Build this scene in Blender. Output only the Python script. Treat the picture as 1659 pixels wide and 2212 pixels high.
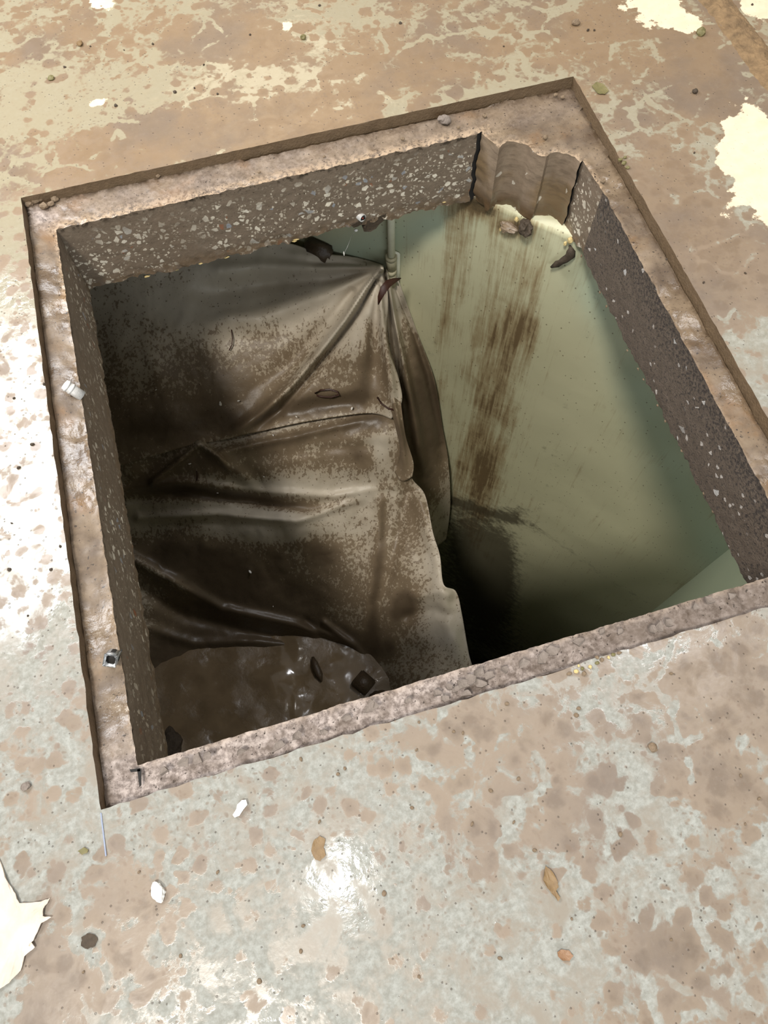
import bpy, bmesh, math, random
import numpy as np
from mathutils import Vector, noise

for o in list(bpy.data.objects): bpy.data.objects.remove(o)
S = bpy.context.scene
COL = S.collection

# ------------------------------------------------------------------ camera
F, CH = 1587.534, 1.30
v1 = np.array([1.57562021e+04/F, -4.30853430e+03/F, 1.0])
v2 = np.array([-1.18341799e+03/F, -3.74278294e+03/F, 1.0])
AX = v1/np.linalg.norm(v1); AY = v2/np.linalg.norm(v2)
AZ = np.cross(AX, AY); AZ /= np.linalg.norm(AZ); AY = np.cross(AZ, AX)
R = np.stack([AX, AY, AZ])
cam_d = bpy.data.cameras.new('camera'); cam = bpy.data.objects.new('camera', cam_d); COL.objects.link(cam)
cam_d.sensor_fit = 'VERTICAL'; cam_d.sensor_height = 36; cam_d.lens = F/2212*36
cam_d.clip_start = .01
from mathutils import Matrix
M4 = Matrix.Identity(4)
for i in range(3):
    M4[i][0] = R[i][0]; M4[i][1] = -R[i][1]; M4[i][2] = -R[i][2]
M4[2][3] = CH
cam.matrix_world = M4
S.camera = cam

# ------------------------------------------------------------------ light, exposure
S.view_settings.view_transform = 'Standard'; S.view_settings.look = 'None'
S.view_settings.gamma = 1; S.view_settings.use_curve_mapping = False
S.view_settings.exposure = 0.0
wd = bpy.data.worlds.new('world'); S.world = wd; wd.use_nodes = True
wd.node_tree.nodes['Background'].inputs[0].default_value = (1.0, .95, .88, 1)
wd.node_tree.nodes['Background'].inputs[1].default_value = .36
def area(name, loc, target, size, power, color, sizey=None, spread=180):
    d = bpy.data.lights.new(name, 'AREA'); d.energy = power; d.color = color
    d.shape = 'RECTANGLE' if sizey else 'DISK'; d.size = size
    if sizey: d.size_y = sizey
    d.spread = math.radians(spread)
    o = bpy.data.objects.new(name, d); COL.objects.link(o); o.location = loc
    o.rotation_euler = (Vector(target)-Vector(loc)).to_track_quat('-Z', 'Y').to_euler()
    return o
area('roof_light', (-2.9, -2.75, 9.5), (0, .75, 0), 1.5, 900, (1, .95, .87))
area('fill_high', (4.5, 2.3, 9.5), (0, .9, -.5), 1.3, 310, (.96, .97, 1))  # added fill for the lower left sheets, no such opening known
area('ceiling_lamp', (-.354, -.18, 2.9), (-.2, .5, 0), .18, 5.5, (1, .97, .92))
area('window_light', (-1.6, 2.35, 2.5), (-.45, .75, 0), 1.6, 125, (.95, .97, 1.0), 1.4)
area('fill_cool', (.2, -3.6, 1.7), (.35, 1.5, -.25), 2.2, 95, (.86, .94, 1.0), 1.3)  # added cool fill from behind the camera, lifts the shaded wall band
area('fill_warm', (.5, 4.4, 2.6), (.4, 1.7, 0), 1.6, 20, (1, .82, .58))  # added warm fill over the far floor, its source unseen

# ------------------------------------------------------------------ helpers
def ray(px, py): return R @ np.array([(px-829.5)/F, (py-1106)/F, 1.0])
def atz(px, py, z):
    d = ray(px, py); t = (z-CH)/d[2]
    return np.array([d[0]*t, d[1]*t, z])
def proj(p):
    c = R.T @ (np.array(p, float)-np.array([0, 0, CH]))
    return c[0]/c[2]*F+829.5, c[1]/c[2]*F+1106
WN = np.array([.721, .693, 0.]); WN /= np.linalg.norm(WN)       # the green wall's direction
WU = np.array([WN[1], -WN[0], 0.])
WD, WC = 1.49, .645
ZL, ZB, ZF = -.027, -.235, -5.4
def atwall(px, py, off=0.):
    d = ray(px, py); t = (WD-off)/(WN @ d)
    return d*t+np.array([0, 0, CH])
def fbm(x, y, z=0., o=4):
    return noise.fractal(Vector((x, y, z)), 1.0, 2.0, o)      # about -1..1
def link(name, me, parent=None, mats=(), smooth=True):
    o = bpy.data.objects.new(name, me); COL.objects.link(o)
    for m in mats: me.materials.append(m)
    if smooth: me.polygons.foreach_set('use_smooth', [True]*len(me.polygons))
    if parent: o.parent = parent
    return o
def mesh(name, v, f, mats=(), parent=None, smooth=True, mi=None, attr=None):
    me = bpy.data.meshes.new(name); me.from_pydata([tuple(map(float, p)) for p in v], [], f)
    o = link(name, me, parent, mats, smooth)
    if mi is not None: me.polygons.foreach_set('material_index', mi)
    for k, a in (attr or {}).items():
        at = me.attributes.new(k, 'FLOAT', 'POINT'); at.data.foreach_set('value', np.asarray(a, dtype=np.float32))
    me.update(); return o
def frombm(name, bm, mats=(), parent=None, smooth=True):
    me = bpy.data.meshes.new(name); bm.to_mesh(me); bm.free(); return link(name, me, parent, mats, smooth)
def tag(o, label, cat, group=None, kind=None):
    o['label'] = label; o['category'] = cat
    if group: o['group'] = group
    if kind: o['kind'] = kind
    return o
def empty(name, loc):
    o = bpy.data.objects.new(name, None); COL.objects.link(o); o.location = loc; o.empty_display_size = .02; return o
def gauss(px, py, spots):
    s = 0.
    for cx, cy, rx, ry, ang, a in spots:
        c, n = math.cos(math.radians(ang)), math.sin(math.radians(ang))
        dx, dy = px-cx, py-cy
        u, v = (dx*c+dy*n)/rx, (-dx*n+dy*c)/ry
        q = u*u+v*v
        if q < 9: s += a*math.exp(-q)
    return s

def seg_dist(px, py, line):
    best = 1e9; bt = 0; tot = sum(math.dist(a, b) for a, b in zip(line, line[1:])); acc = 0; sg = 0
    for a, b in zip(line, line[1:]):
        L = math.dist(a, b); dx, dy = b[0]-a[0], b[1]-a[1]; t = max(0, min(1, ((px-a[0])*dx+(py-a[1])*dy)/(L*L)))
        qx, qy = a[0]+dx*t, a[1]+dy*t; d = math.hypot(px-qx, py-qy)
        if d < best: best = d; bt = (acc+t*L)/tot; sg = math.copysign(1, dx*(py-a[1])-dy*(px-a[0]))
        acc += L
    return best, bt, sg
# node helpers
def lin(c):
    return tuple(((x/255)/12.92 if x/255 <= .04045 else ((x/255+.055)/1.055)**2.4) for x in c)+(1.,)
class NT:
    def __init__(self, name):
        self.m = bpy.data.materials.new(name); self.m.use_nodes = True
        self.t = self.m.node_tree; self.b = self.t.nodes['Principled BSDF']; self.out = self.t.nodes['Material Output']
        self.co = self.t.nodes.new('ShaderNodeTexCoord').outputs['Object']
    def put(self, sock, v):
        if hasattr(v, 'is_output'): self.t.links.new(v, sock)
        elif v is not None: sock.default_value = v
    def math(self, op, a, b=None, c=None, clamp=False):
        n = self.t.nodes.new('ShaderNodeMath'); n.operation = op; n.use_clamp = clamp
        for i, x in enumerate((a, b, c)):
            if x is not None: self.put(n.inputs[i], x)
        return n.outputs[0]
    def map(self, scale=(1, 1, 1), loc=(0, 0, 0), rot=(0, 0, 0), src=None):
        n = self.t.nodes.new('ShaderNodeMapping'); self.put(n.inputs[0], src or self.co)
        n.inputs['Scale'].default_value = scale; n.inputs['Location'].default_value = loc; n.inputs['Rotation'].default_value = rot
        return n.outputs[0]
    def noise(self, scale, detail=5, rough=.55, dist=0., vec=None, col=False):
        n = self.t.nodes.new('ShaderNodeTexNoise'); self.put(n.inputs['Vector'], vec or self.co)
        n.inputs['Scale'].default_value = scale; n.inputs['Detail'].default_value = detail
        n.inputs['Roughness'].default_value = rough; n.inputs['Distortion'].default_value = dist
        return n.outputs['Color' if col else 'Fac']
    def vor(self, scale, feature='F1', rnd=1., vec=None, out='Distance', smooth=None):
        n = self.t.nodes.new('ShaderNodeTexVoronoi'); n.feature = feature; self.put(n.inputs['Vector'], vec or self.co)
        n.inputs['Scale'].default_value = scale; n.inputs['Randomness'].default_value = rnd
        if smooth is not None: n.inputs['Smoothness'].default_value = smooth
        return n.outputs[out]
    def step(self, x, a, b, lo=0., hi=1.):
        n = self.t.nodes.new('ShaderNodeMapRange'); n.interpolation_type = 'SMOOTHSTEP'
        self.put(n.inputs[0], x)
        for i, v in enumerate((a, b, lo, hi)): n.inputs[i+1].default_value = v
        return n.outputs[0]
    def mix(self, f, a, b, blend='MIX'):
        n = self.t.nodes.new('ShaderNodeMix'); n.data_type = 'RGBA'; n.blend_type = blend
        self.put(n.inputs[0], f); self.put(n.inputs[6], a); self.put(n.inputs[7], b); return n.outputs[2]
    def attr(self, name):
        n = self.t.nodes.new('ShaderNodeAttribute'); n.attribute_name = name; return n.outputs['Fac']
    def warp(self, scale, amt, src=None):
        n = self.t.nodes.new('ShaderNodeVectorMath'); n.operation = 'MULTIPLY_ADD'
        self.put(n.inputs[0], self.noise(scale, 3, col=True, vec=src)); n.inputs[1].default_value = (amt,)*3
        self.put(n.inputs[2], src or self.co); return n.outputs[0]
    def sep(self, v, i):
        n = self.t.nodes.new('ShaderNodeSeparateXYZ'); self.put(n.inputs[0], v); return n.outputs[i]
    def bump(self, h, dist, strength=1., normal=None):
        n = self.t.nodes.new('ShaderNodeBump'); n.inputs['Strength'].default_value = strength
        n.inputs['Distance'].default_value = dist; self.put(n.inputs['Height'], h)
        if normal is not None: self.put(n.inputs['Normal'], normal)
        return n.outputs[0]
    def done(self, col, rough=.6, normal=None, **kw):
        self.put(self.b.inputs['Base Color'], col); self.put(self.b.inputs['Roughness'], rough)
        if normal is not None: self.put(self.b.inputs['Normal'], normal)
        for k, v in kw.items(): self.put(self.b.inputs[k.replace('_', ' ')], v)
        return self.m

# ------------------------------------------------------------------ materials
def m_floor():
    t = NT('mud_filmed_floor'); bias = t.attr('bias'); creamy = t.attr('creamy'); warm_light = t.attr('warm_light')
    w = t.warp(11, .05); w2 = t.warp(40, .012, w)
    big = t.noise(5.5, 4, .5, .3); mid = t.noise(19, 9, .66, .5); fine = t.noise(85, 6, .7)
    v = t.vor(25, 'SMOOTH_F1', 1., vec=t.warp(30, .016), smooth=.2)
    v3 = t.vor(52, 'SMOOTH_F1', 1., vec=t.warp(60, .01), smooth=.15)
    blob = t.math('ADD', t.step(v, .52, .16), t.math('MULTIPLY', t.step(v3, .42, .12), .45))
    edge = t.vor(9, 'DISTANCE_TO_EDGE', 1., vec=w2)
    vein = t.math('MULTIPLY', t.step(edge, .085, .015), t.step(t.noise(7, 4), .44, .60))
    f = t.math('ADD', t.math('MULTIPLY', big, .60), t.math('MULTIPLY', mid, .95))
    f = t.math('ADD', f, t.math('MULTIPLY', blob, .30))
    f = t.math('ADD', f, t.math('MULTIPLY', fine, .34))
    f = t.math('SUBTRACT', f, t.math('MULTIPLY', vein, .30))
    f = t.math('ADD', f, bias)
    mud = t.step(f, .985, 1.125)
    thick = t.step(f, 1.13, 1.55)
    pale = t.mix(t.step(fine, .3, .7), lin((172, 171, 160)), lin((208, 209, 200)))
    pale = t.mix(t.step(mid, .40, .66), pale, lin((178, 168, 152)))
    pale = t.mix(t.math('MULTIPLY', warm_light, .85), pale, lin((196, 182, 148)))
    brown = t.mix(thick, lin((172, 152, 130)), lin((144, 124, 104)))
    brown = t.mix(t.math('MULTIPLY', warm_light, .8), brown, lin((170, 138, 102)))
    brown = t.mix(t.math('MULTIPLY', t.step(t.noise(4, 5, .6), .42, .7), .6), brown, lin((132, 117, 106)))
    brown = t.mix(t.math('MULTIPLY', t.step(fine, .5, .75), .25), brown, lin((186, 168, 148)))
    col = t.mix(t.math('MULTIPLY', mud, .92), pale, brown)
    sp = t.vor(120, 'F1', 1., out='Color', vec=w2); sd = t.vor(120, 'F1', 1., vec=w2)
    fleck = t.math('MULTIPLY', t.step(t.sep(sp, 0), .72, .74), t.step(sd, .5, .2))
    col = t.mix(t.math('MULTIPLY', t.math('MULTIPLY', fleck, .5), t.step(big, .42, .58)), col, lin((150, 128, 108)))
    sp = t.vor(190, 'F1', 1., out='Color'); sd = t.vor(190, 'F1', 1.)
    grit = t.math('MULTIPLY', t.step(t.sep(sp, 0), .955, .965), t.step(sd, .40, .22))
    col = t.mix(t.math('MULTIPLY', grit, .6), col, lin((90, 76, 64)))
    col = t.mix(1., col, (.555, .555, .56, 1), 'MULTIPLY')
    dn = t.math('ADD', creamy, t.math('MULTIPLY', t.math('SUBTRACT', t.noise(17, 8, .62), .5), 1.9))
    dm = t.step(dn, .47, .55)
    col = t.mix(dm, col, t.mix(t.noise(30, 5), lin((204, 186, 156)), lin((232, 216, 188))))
    rough = t.math('ADD', .05, t.math('MULTIPLY', mud, .25))
    rough = t.math('ADD', rough, t.math('MULTIPLY', t.step(mid, .42, .62), .22))
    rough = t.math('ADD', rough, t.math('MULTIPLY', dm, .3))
    h = t.math('ADD', t.math('MULTIPLY', mud, .10), t.math('MULTIPLY', t.noise(60, 4, .5), .35))
    h = t.math('ADD', h, t.math('MULTIPLY', grit, .8))
    return t.done(col, rough, t.bump(h, .0013, .7), Specular_IOR_Level=.5)
def m_ledge():
    t = NT('wet_mud_ledge'); wet = t.attr('wet')
    n = t.noise(16, 6, .6); n2 = t.noise(95, 6, .7); n3 = t.noise(240, 3, .6)
    col = t.mix(t.step(n, .3, .7), lin((112, 94, 76)), lin((156, 136, 112)))
    col = t.mix(t.step(t.noise(9, 4), .52, .72), col, lin((150, 118, 84)))
    rub = t.mix(t.step(n2, .34, .66), lin((128, 114, 106)), lin((218, 204, 196)))
    rub = t.mix(t.math('MULTIPLY', t.step(t.noise(30, 5), .46, .62), .55), rub, lin((124, 108, 96)))
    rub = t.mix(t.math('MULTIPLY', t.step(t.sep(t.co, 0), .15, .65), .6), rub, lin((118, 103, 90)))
    col = t.mix(wet, rub, col)
    col = t.mix(t.math('MULTIPLY', t.attr('crust'), t.step(n2, .40, .56)), col, lin((206, 180, 150)))
    col = t.mix(t.math('MULTIPLY', t.attr('outer_band'), t.step(t.noise(45, 6, .65), .40, .58)), col, lin((92, 74, 54)))  # darker brown band along the ledge's left, far and right outer edges
    col = t.mix(t.step(t.noise(150, 3), .62, .70), col, lin((70, 58, 48)))
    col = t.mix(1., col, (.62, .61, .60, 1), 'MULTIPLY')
    wv = t.step(t.noise(7, 4, .5, vec=t.map(loc=(5, 2, 0))), .36, .56)
    rough = t.math('SUBTRACT', .74, t.math('MULTIPLY', t.math('MULTIPLY', wet, wv), .58))
    h = t.math('ADD', t.math('MULTIPLY', t.noise(22, 6, .5), 1.), t.math('MULTIPLY', n2, .12))
    h = t.math('ADD', h, t.math('MULTIPLY', n3, .05))
    return t.done(col, rough, t.bump(h, .007, .8), Specular_IOR_Level=.55)
def chips(t, scale, pick, edge, vec=None):
    c = t.vor(scale, 'F1', 1., vec=vec, out='Color'); e = t.vor(scale, 'DISTANCE_TO_EDGE', 1., vec=vec)
    return t.math('MULTIPLY', t.step(t.sep(c, 0), pick, pick+.01), t.step(e, edge, edge+.03)), t.sep(c, 1)
def m_cut():
    t = NT('sawn_concrete_face')
    w = t.warp(60, .008)
    a, ta = chips(t, 58, .70, .17, w); b, tb = chips(t, 118, .66, .15, w); c, tc = chips(t, 34, .90, .26, w)
    zz = t.sep(t.co, 2)
    dens = t.math('MULTIPLY', t.step(zz, -.034, -.085), t.step(t.noise(4.2, 3), .34, .52))
    base = t.mix(t.noise(16, 6, .6), lin((104, 91, 77)), lin((132, 117, 101)))
    base = t.mix(t.step(t.noise(170, 3), .62, .74), base, lin((66, 56, 46)))
    base = t.mix(t.math('MULTIPLY', t.step(zz, -.05, -.03), t.step(t.noise(70, 4), .5, .62)), base, lin((62, 52, 42)))
    stone = t.mix(ta, lin((188, 178, 160)), lin((236, 228, 210)))
    stone = t.mix(t.step(ta, .84, .87), stone, lin((146, 150, 156)))
    stone = t.mix(t.step(ta, .955, .96), stone, lin((140, 92, 66)))
    col = t.mix(t.math('MULTIPLY', a, dens), base, stone)
    col = t.mix(t.math('MULTIPLY', t.math('MULTIPLY', b, dens), .85), col, t.mix(tb, lin((166, 154, 136)), lin((226, 216, 196))))
    col = t.mix(t.math('MULTIPLY', t.math('MULTIPLY', c, dens), .85), col, t.mix(tc, lin((150, 154, 158)), lin((214, 206, 190))))
    smear = t.step(t.noise(4.5, 4, .6, vec=t.map((1, 1, .35), (3, 1, 2))), .46, .72)
    col = t.mix(t.math('MULTIPLY', smear, .5), col, lin((116, 99, 82)))
    low = t.math('MULTIPLY', t.step(zz, -.19, -.232), t.step(t.noise(40, 5), .36, .55))
    col = t.mix(t.math('MULTIPLY', low, .7), col, lin((112, 92, 70)))
    h = t.math('ADD', t.noise(120, 5), t.math('MULTIPLY', t.noise(30, 4), .6))
    return t.done(col, .5, t.bump(h, .0022, .6))
def m_cutdark():
    t = NT('dark_porous_concrete_face')
    vec = t.map((1, .8, .8)); w = t.warp(50, .007, vec)
    a, ta = chips(t, 46, .955, .2, w); b, tb = chips(t, 120, .972, .15, w)
    n = t.noise(125, 6, .75); zz = t.sep(t.co, 2)
    col = t.mix(t.noise(60, 7, .75), lin((80, 70, 61)), lin((112, 99, 87)))
    top = t.step(zz, -.16, -.03)
    pit = t.step(t.math('ADD', n, t.math('MULTIPLY', top, .07)), .55, .64)
    col = t.mix(t.math('MULTIPLY', pit, .85), col, lin((54, 47, 46)))
    col = t.mix(a, col, t.mix(ta, lin((172, 170, 168)), lin((212, 208, 202))))
    col = t.mix(t.math('MULTIPLY', b, .8), col, lin((200, 192, 184)))
    return t.done(col, .62, t.bump(t.math('ADD', t.math('SUBTRACT', 1, pit), t.noise(260, 3)), .003, .8))
def m_core():
    t = NT('mud_smeared_core_face')
    n = t.noise(18, 5, .6, vec=t.map((1.6, 1.6, .5)))
    col = t.mix(n, lin((112, 96, 80)), lin((156, 138, 118)))
    col = t.mix(t.step(t.noise(8, 4, vec=t.map((1, 1, .8), (4, 2, 1))), .5, .68), col, lin((126, 106, 80)))
    ln = t.noise(1., 4, .6, vec=t.map((20, 20, 90)))
    col = t.mix(t.math('MULTIPLY', t.step(ln, .52, .66), .4), col, lin((96, 82, 68)))
    col = t.mix(t.step(t.sep(t.co, 2), -.17, -.225), col, lin((98, 78, 56)))
    a, ta = chips(t, 55, .93, .2, t.warp(40, .006))
    col = t.mix(t.math('MULTIPLY', a, .8), col, lin((200, 192, 176)))
    return t.done(col, .36, t.bump(t.noise(60, 5), .003, .5))
def m_plain(name, c0, c1, scale=30, rough=.7, bd=.001, **kw):
    t = NT(name); n = t.noise(scale, 5, .6)
    return t.done(t.mix(n, lin(c0), lin(c1)), rough, t.bump(t.noise(scale*3, 4), bd, .7), **kw)
def m_wall():
    t = NT('pale_green_painted_wall'); st = t.attr('stain'); dk = t.attr('grime')
    s1 = t.noise(1., 7, .66, .15, t.map((30, 1, 2.2))); s2 = t.noise(1., 6, .7, .1, t.map((120, 1, 5.0))); s3 = t.noise(5.5, 7, .7, .4)
    base = t.mix(t.noise(3, 4), lin((190, 188, 154)), lin((200, 196, 164)))
    base = t.mix(t.math('MULTIPLY', t.attr('cool_shade'), .9), base, lin((182, 196, 172)))
    f = t.math('ADD', t.math('MULTIPLY', t.math('SUBTRACT', s1, .5), 1.3), t.math('MULTIPLY', t.math('SUBTRACT', s2, .5), 1.3))
    f = t.math('ADD', f, t.math('MULTIPLY', t.math('SUBTRACT', s3, .5), 1.3)); f = t.math('ADD', f, st)
    k = t.step(f, .12, .75)
    col = t.mix(t.math('MULTIPLY', k, .72), base, lin((136, 110, 72)))
    k2 = t.step(f, .62, .95)
    col = t.mix(t.math('MULTIPLY', k2, .7), col, lin((86, 64, 40)))
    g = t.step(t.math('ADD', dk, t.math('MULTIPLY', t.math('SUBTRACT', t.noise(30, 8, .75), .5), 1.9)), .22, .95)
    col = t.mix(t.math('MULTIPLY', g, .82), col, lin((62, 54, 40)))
    c = t.vor(62, 'F1', 1., out='Color', vec=t.map((1, 1, .7))); d = t.vor(62, 'F1', 1., vec=t.map((1, 1, .7)))
    grit = t.math('MULTIPLY', t.step(t.sep(c, 0), .62, .64), t.step(d, .20, .06))
    col = t.mix(t.math('MULTIPLY', grit, .75), col, lin((84, 66, 42)))
    return t.done(col, .40, t.bump(t.noise(14, 5), .004, .25))
def m_sheet():
    t = NT('muddy_plastic_sheeting'); mud = t.attr('mud')
    drip = t.noise(1., 6, .6, .15, t.map((62, 62, 11))); spk = t.noise(1., 6, .68, .1, t.map((110, 110, 42))); blot = t.noise(8, 6, .62)
    m2 = t.math('ADD', mud, t.math('MULTIPLY', t.math('SUBTRACT', blot, .5), .75))
    nz = t.math('ADD', t.math('MULTIPLY', drip, .45), t.math('MULTIPLY', spk, .55))
    thr = t.math('SUBTRACT', .635, t.math('MULTIPLY', m2, .36))
    d0 = t.math('SUBTRACT', nz, thr)
    fleck = t.step(d0, -.010, .016)
    film = t.step(m2, -.05, .55); wet = t.step(m2, .50, .92)
    plas = t.mix(t.noise(5, 4), lin((172, 160, 140)), lin((206, 197, 182)))
    col = t.mix(t.math('MULTIPLY', film, .66), plas, lin((146, 129, 104)))
    col = t.mix(t.math('MULTIPLY', fleck, .76), col, lin((106, 88, 66)))
    col = t.mix(t.math('MULTIPLY', wet, .84), col, lin((82, 69, 54)))
    c = t.vor(75, 'F1', 1., out='Color'); d = t.vor(75, 'F1', 1.)
    grit = t.math('MULTIPLY', t.step(t.sep(c, 0), .80, .82), t.step(d, .22, .08))
    col = t.mix(t.math('MULTIPLY', grit, .85), col, lin((58, 40, 24)))
    rough = t.math('SUBTRACT', .45, t.math('MULTIPLY', wet, .06))
    h = t.math('ADD', t.noise(22, 5, .6), t.math('MULTIPLY', fleck, .08))
    return t.done(col, rough, t.bump(h, .005, .5), Specular_IOR_Level=.4)
def m_pool():
    t = NT('brown_muddy_water')
    sil = t.step(t.noise(5, 5, .6), .42, .58)
    col = t.mix(t.noise(12, 5), lin((96, 80, 60)), lin((140, 120, 94)))
    h = t.math('ADD', t.math('MULTIPLY', t.noise(5, 3, .5), 1.2), t.math('MULTIPLY', t.math('MULTIPLY', t.noise(75, 6, .65), sil), .35))
    return t.done(col, t.math('ADD', .14, t.math('MULTIPLY', sil, .34)), t.bump(h, .010, .6), Specular_IOR_Level=.5)
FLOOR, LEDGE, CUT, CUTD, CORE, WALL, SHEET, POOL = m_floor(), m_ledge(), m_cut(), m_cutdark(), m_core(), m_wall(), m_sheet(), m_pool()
UNDER = m_plain('slab_underside', (150, 146, 120), (120, 112, 92), 12, .8, .003)
CONC = m_plain('dim_concrete', (84, 78, 66), (110, 100, 84), 8, .85, .004)
GREENW = m_plain('pale_green_side_wall', (170, 180, 150), (184, 190, 160), 5, .5, .002)
PAINT = m_plain('cream_painted_conduit', (200, 198, 172), (226, 224, 200), 60, .4, .001)
CONDARK = m_plain('mud_stained_coupling', (140, 130, 100), (206, 200, 172), 90, .5, .002)
MUDL = m_plain('dried_mud_lump', (44, 36, 27), (84, 70, 54), 120, .75, .003)
CRUMB = m_plain('tan_mud_crumb', (96, 80, 62), (142, 122, 98), 150, .75, .002)
FLAKE = m_plain('grey_concrete_flake', (88, 78, 70), (146, 134, 124), 110, .75, .002)
YELLOW = m_plain('yellow_foam_crumb', (176, 152, 96), (216, 196, 142), 150, .8, .001)
WHITE = m_plain('white_paint_flake', (226, 222, 214), (244, 242, 236), 100, .6, .001)
LEAFB = m_plain('brown_leaf', (96, 74, 48), (142, 116, 78), 90, .55, .001)
LEAFD = m_plain('dark_reddish_leaf', (46, 24, 16), (70, 38, 26), 120, .5, .001)
LEAFG = m_plain('olive_leaf_scrap', (86, 88, 48), (126, 112, 74), 90, .6, .001)
LEAFO = m_plain('orange_brown_leaf', (116, 82, 54), (146, 112, 80), 80, .45, .001)
STEEL = m_plain('scuffed_zinc', (150, 152, 154), (206, 208, 208), 120, .32, .001, Metallic=.75)
PVC = m_plain('dirty_white_plastic', (176, 174, 170), (228, 226, 222), 120, .35, .001)
BORE = m_plain('dark_tube_bore', (18, 16, 14), (32, 28, 24), 60, .8, .001)
TIMB = m_plain('dark_wet_timber', (52, 42, 30), (88, 72, 54), 40, .45, .003)
CREAM = m_plain('cream_torn_skin', (150, 130, 112), (240, 228, 212), 17, .6, .002)
SOIL = m_plain('gritty_soil', (36, 26, 16), (166, 136, 98), 38, .85, .006)
CHALK = m_plain('blue_grey_chalk', (120, 132, 158), (150, 156, 170), 200, .8, .0005)

# ------------------------------------------------------------------ floor layer with its square opening
OX0, OX1, OY0, OY1 = -.460, .934, .152, 1.544
BIAS = [ (800, 40, 900, 60, 0, .05), (300, 120, 300, 60, -8, .10), (1350, 150, 260, 120, 30, .10), (700, 330, 200, 40, -14, .2), (1480, 600, 160, 340, 62, .22), (1300, 60, 200, 70, 0, .12), (620, 330, 260, 50, -14, .18),
 # cx, cy, rx, ry, angle, amount  (where the mud film lies thick or thin)
 (1450, 2050, 90, 60, 10, .5), (1000, 1600, 230, 80, -15, .32), (1080, 1760, 200, 90, 0, .22), (1560, 1500, 170, 160, 0, .34),
 (1600, 1700, 140, 90, 0, .2), (300, 1960, 70, 70, 0, .3), (110, 2120, 80, 130, 0, .4), (1480, 2190, 120, 50, 0, .25), (1320, 2180, 60, 50, 0, .2),
 (1230, 1870, 60, 40, 0, .25), (480, 1980, 120, 60, 0, .05), (350, 2080, 60, 50, 0, .15),
 (640, 1720, 330, 70, -15, -.16), (750, 1900, 200, 130, 0, -.24), (900, 2000, 250, 110, 0, -.12), (560, 2080, 160, 120, 0, -.1), (1180, 2060, 120, 130, 0, -.12),
 (1000, 2120, 200, 90, 0, -.1), (150, 1830, 100, 70, 0, -.06), (1380, 1940, 150, 40, 30, -.12), (1480, 1800, 90, 50, 40, -.16), (120, 1500, 60, 160, 0, -.05),
 (480, 90, 90, 50, 0, .3), (600, 110, 60, 40, 0, .3), (900, 130, 110, 80, 0, .28), (740, 150, 70, 50, 0, .25), (1100, 60, 160, 50, 0, .0), (300, 320, 260, 70, -12, .42),
 (620, 260, 200, 50, -12, .36), (1120, 130, 130, 70, 0, .05), (180, 60, 160, 50, 0, .12), (150, 240, 120, 60, 0, -.22), (720, 205, 60, 20, 30, -.2), (280, 215, 140, 30, -10, -.14), (560, 160, 60, 18, -10, -.2),
 (1440, 420, 110, 120, 0, .3), (1330, 200, 100, 60, 0, .08), (1560, 640, 120, 160, 60, .22), (1500, 330, 120, 60, 0, -.1), (1640, 780, 60, 60, 0, -.18), (1560, 220, 80, 60, 0, .4), (1500, 110, 90, 60, 0, .35), (1200, 250, 30, 20, 0, .2),
]
CREAM_SPOTS = [(1640, 370, 80, 130, -20, 1.2), (1605, 300, 40, 60, 0, .5), (1420, 20, 80, 40, 15, 1.1), (1480, 50, 40, 25, 0, .4), (1650, 10, 60, 35, 0, 1.2), (620, 55, 15, 12, 0, .8), (215, 10, 45, 22, 0, .7), (205, 223, 26, 12, -15, .8)]  # irregular cream patches mixed over the floor colour
def lines(a, b, lo, hi, st, keep):
    n = int(round((hi-lo)/st)); L = [lo+(hi-lo)*i/n for i in range(n+1)]
    for k in keep:
        j = min(range(len(L)), key=lambda i: abs(L[i]-k)); L[j] = k
    return [a, (a+lo)/2]+L+[(b+hi)/2, b]
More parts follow.
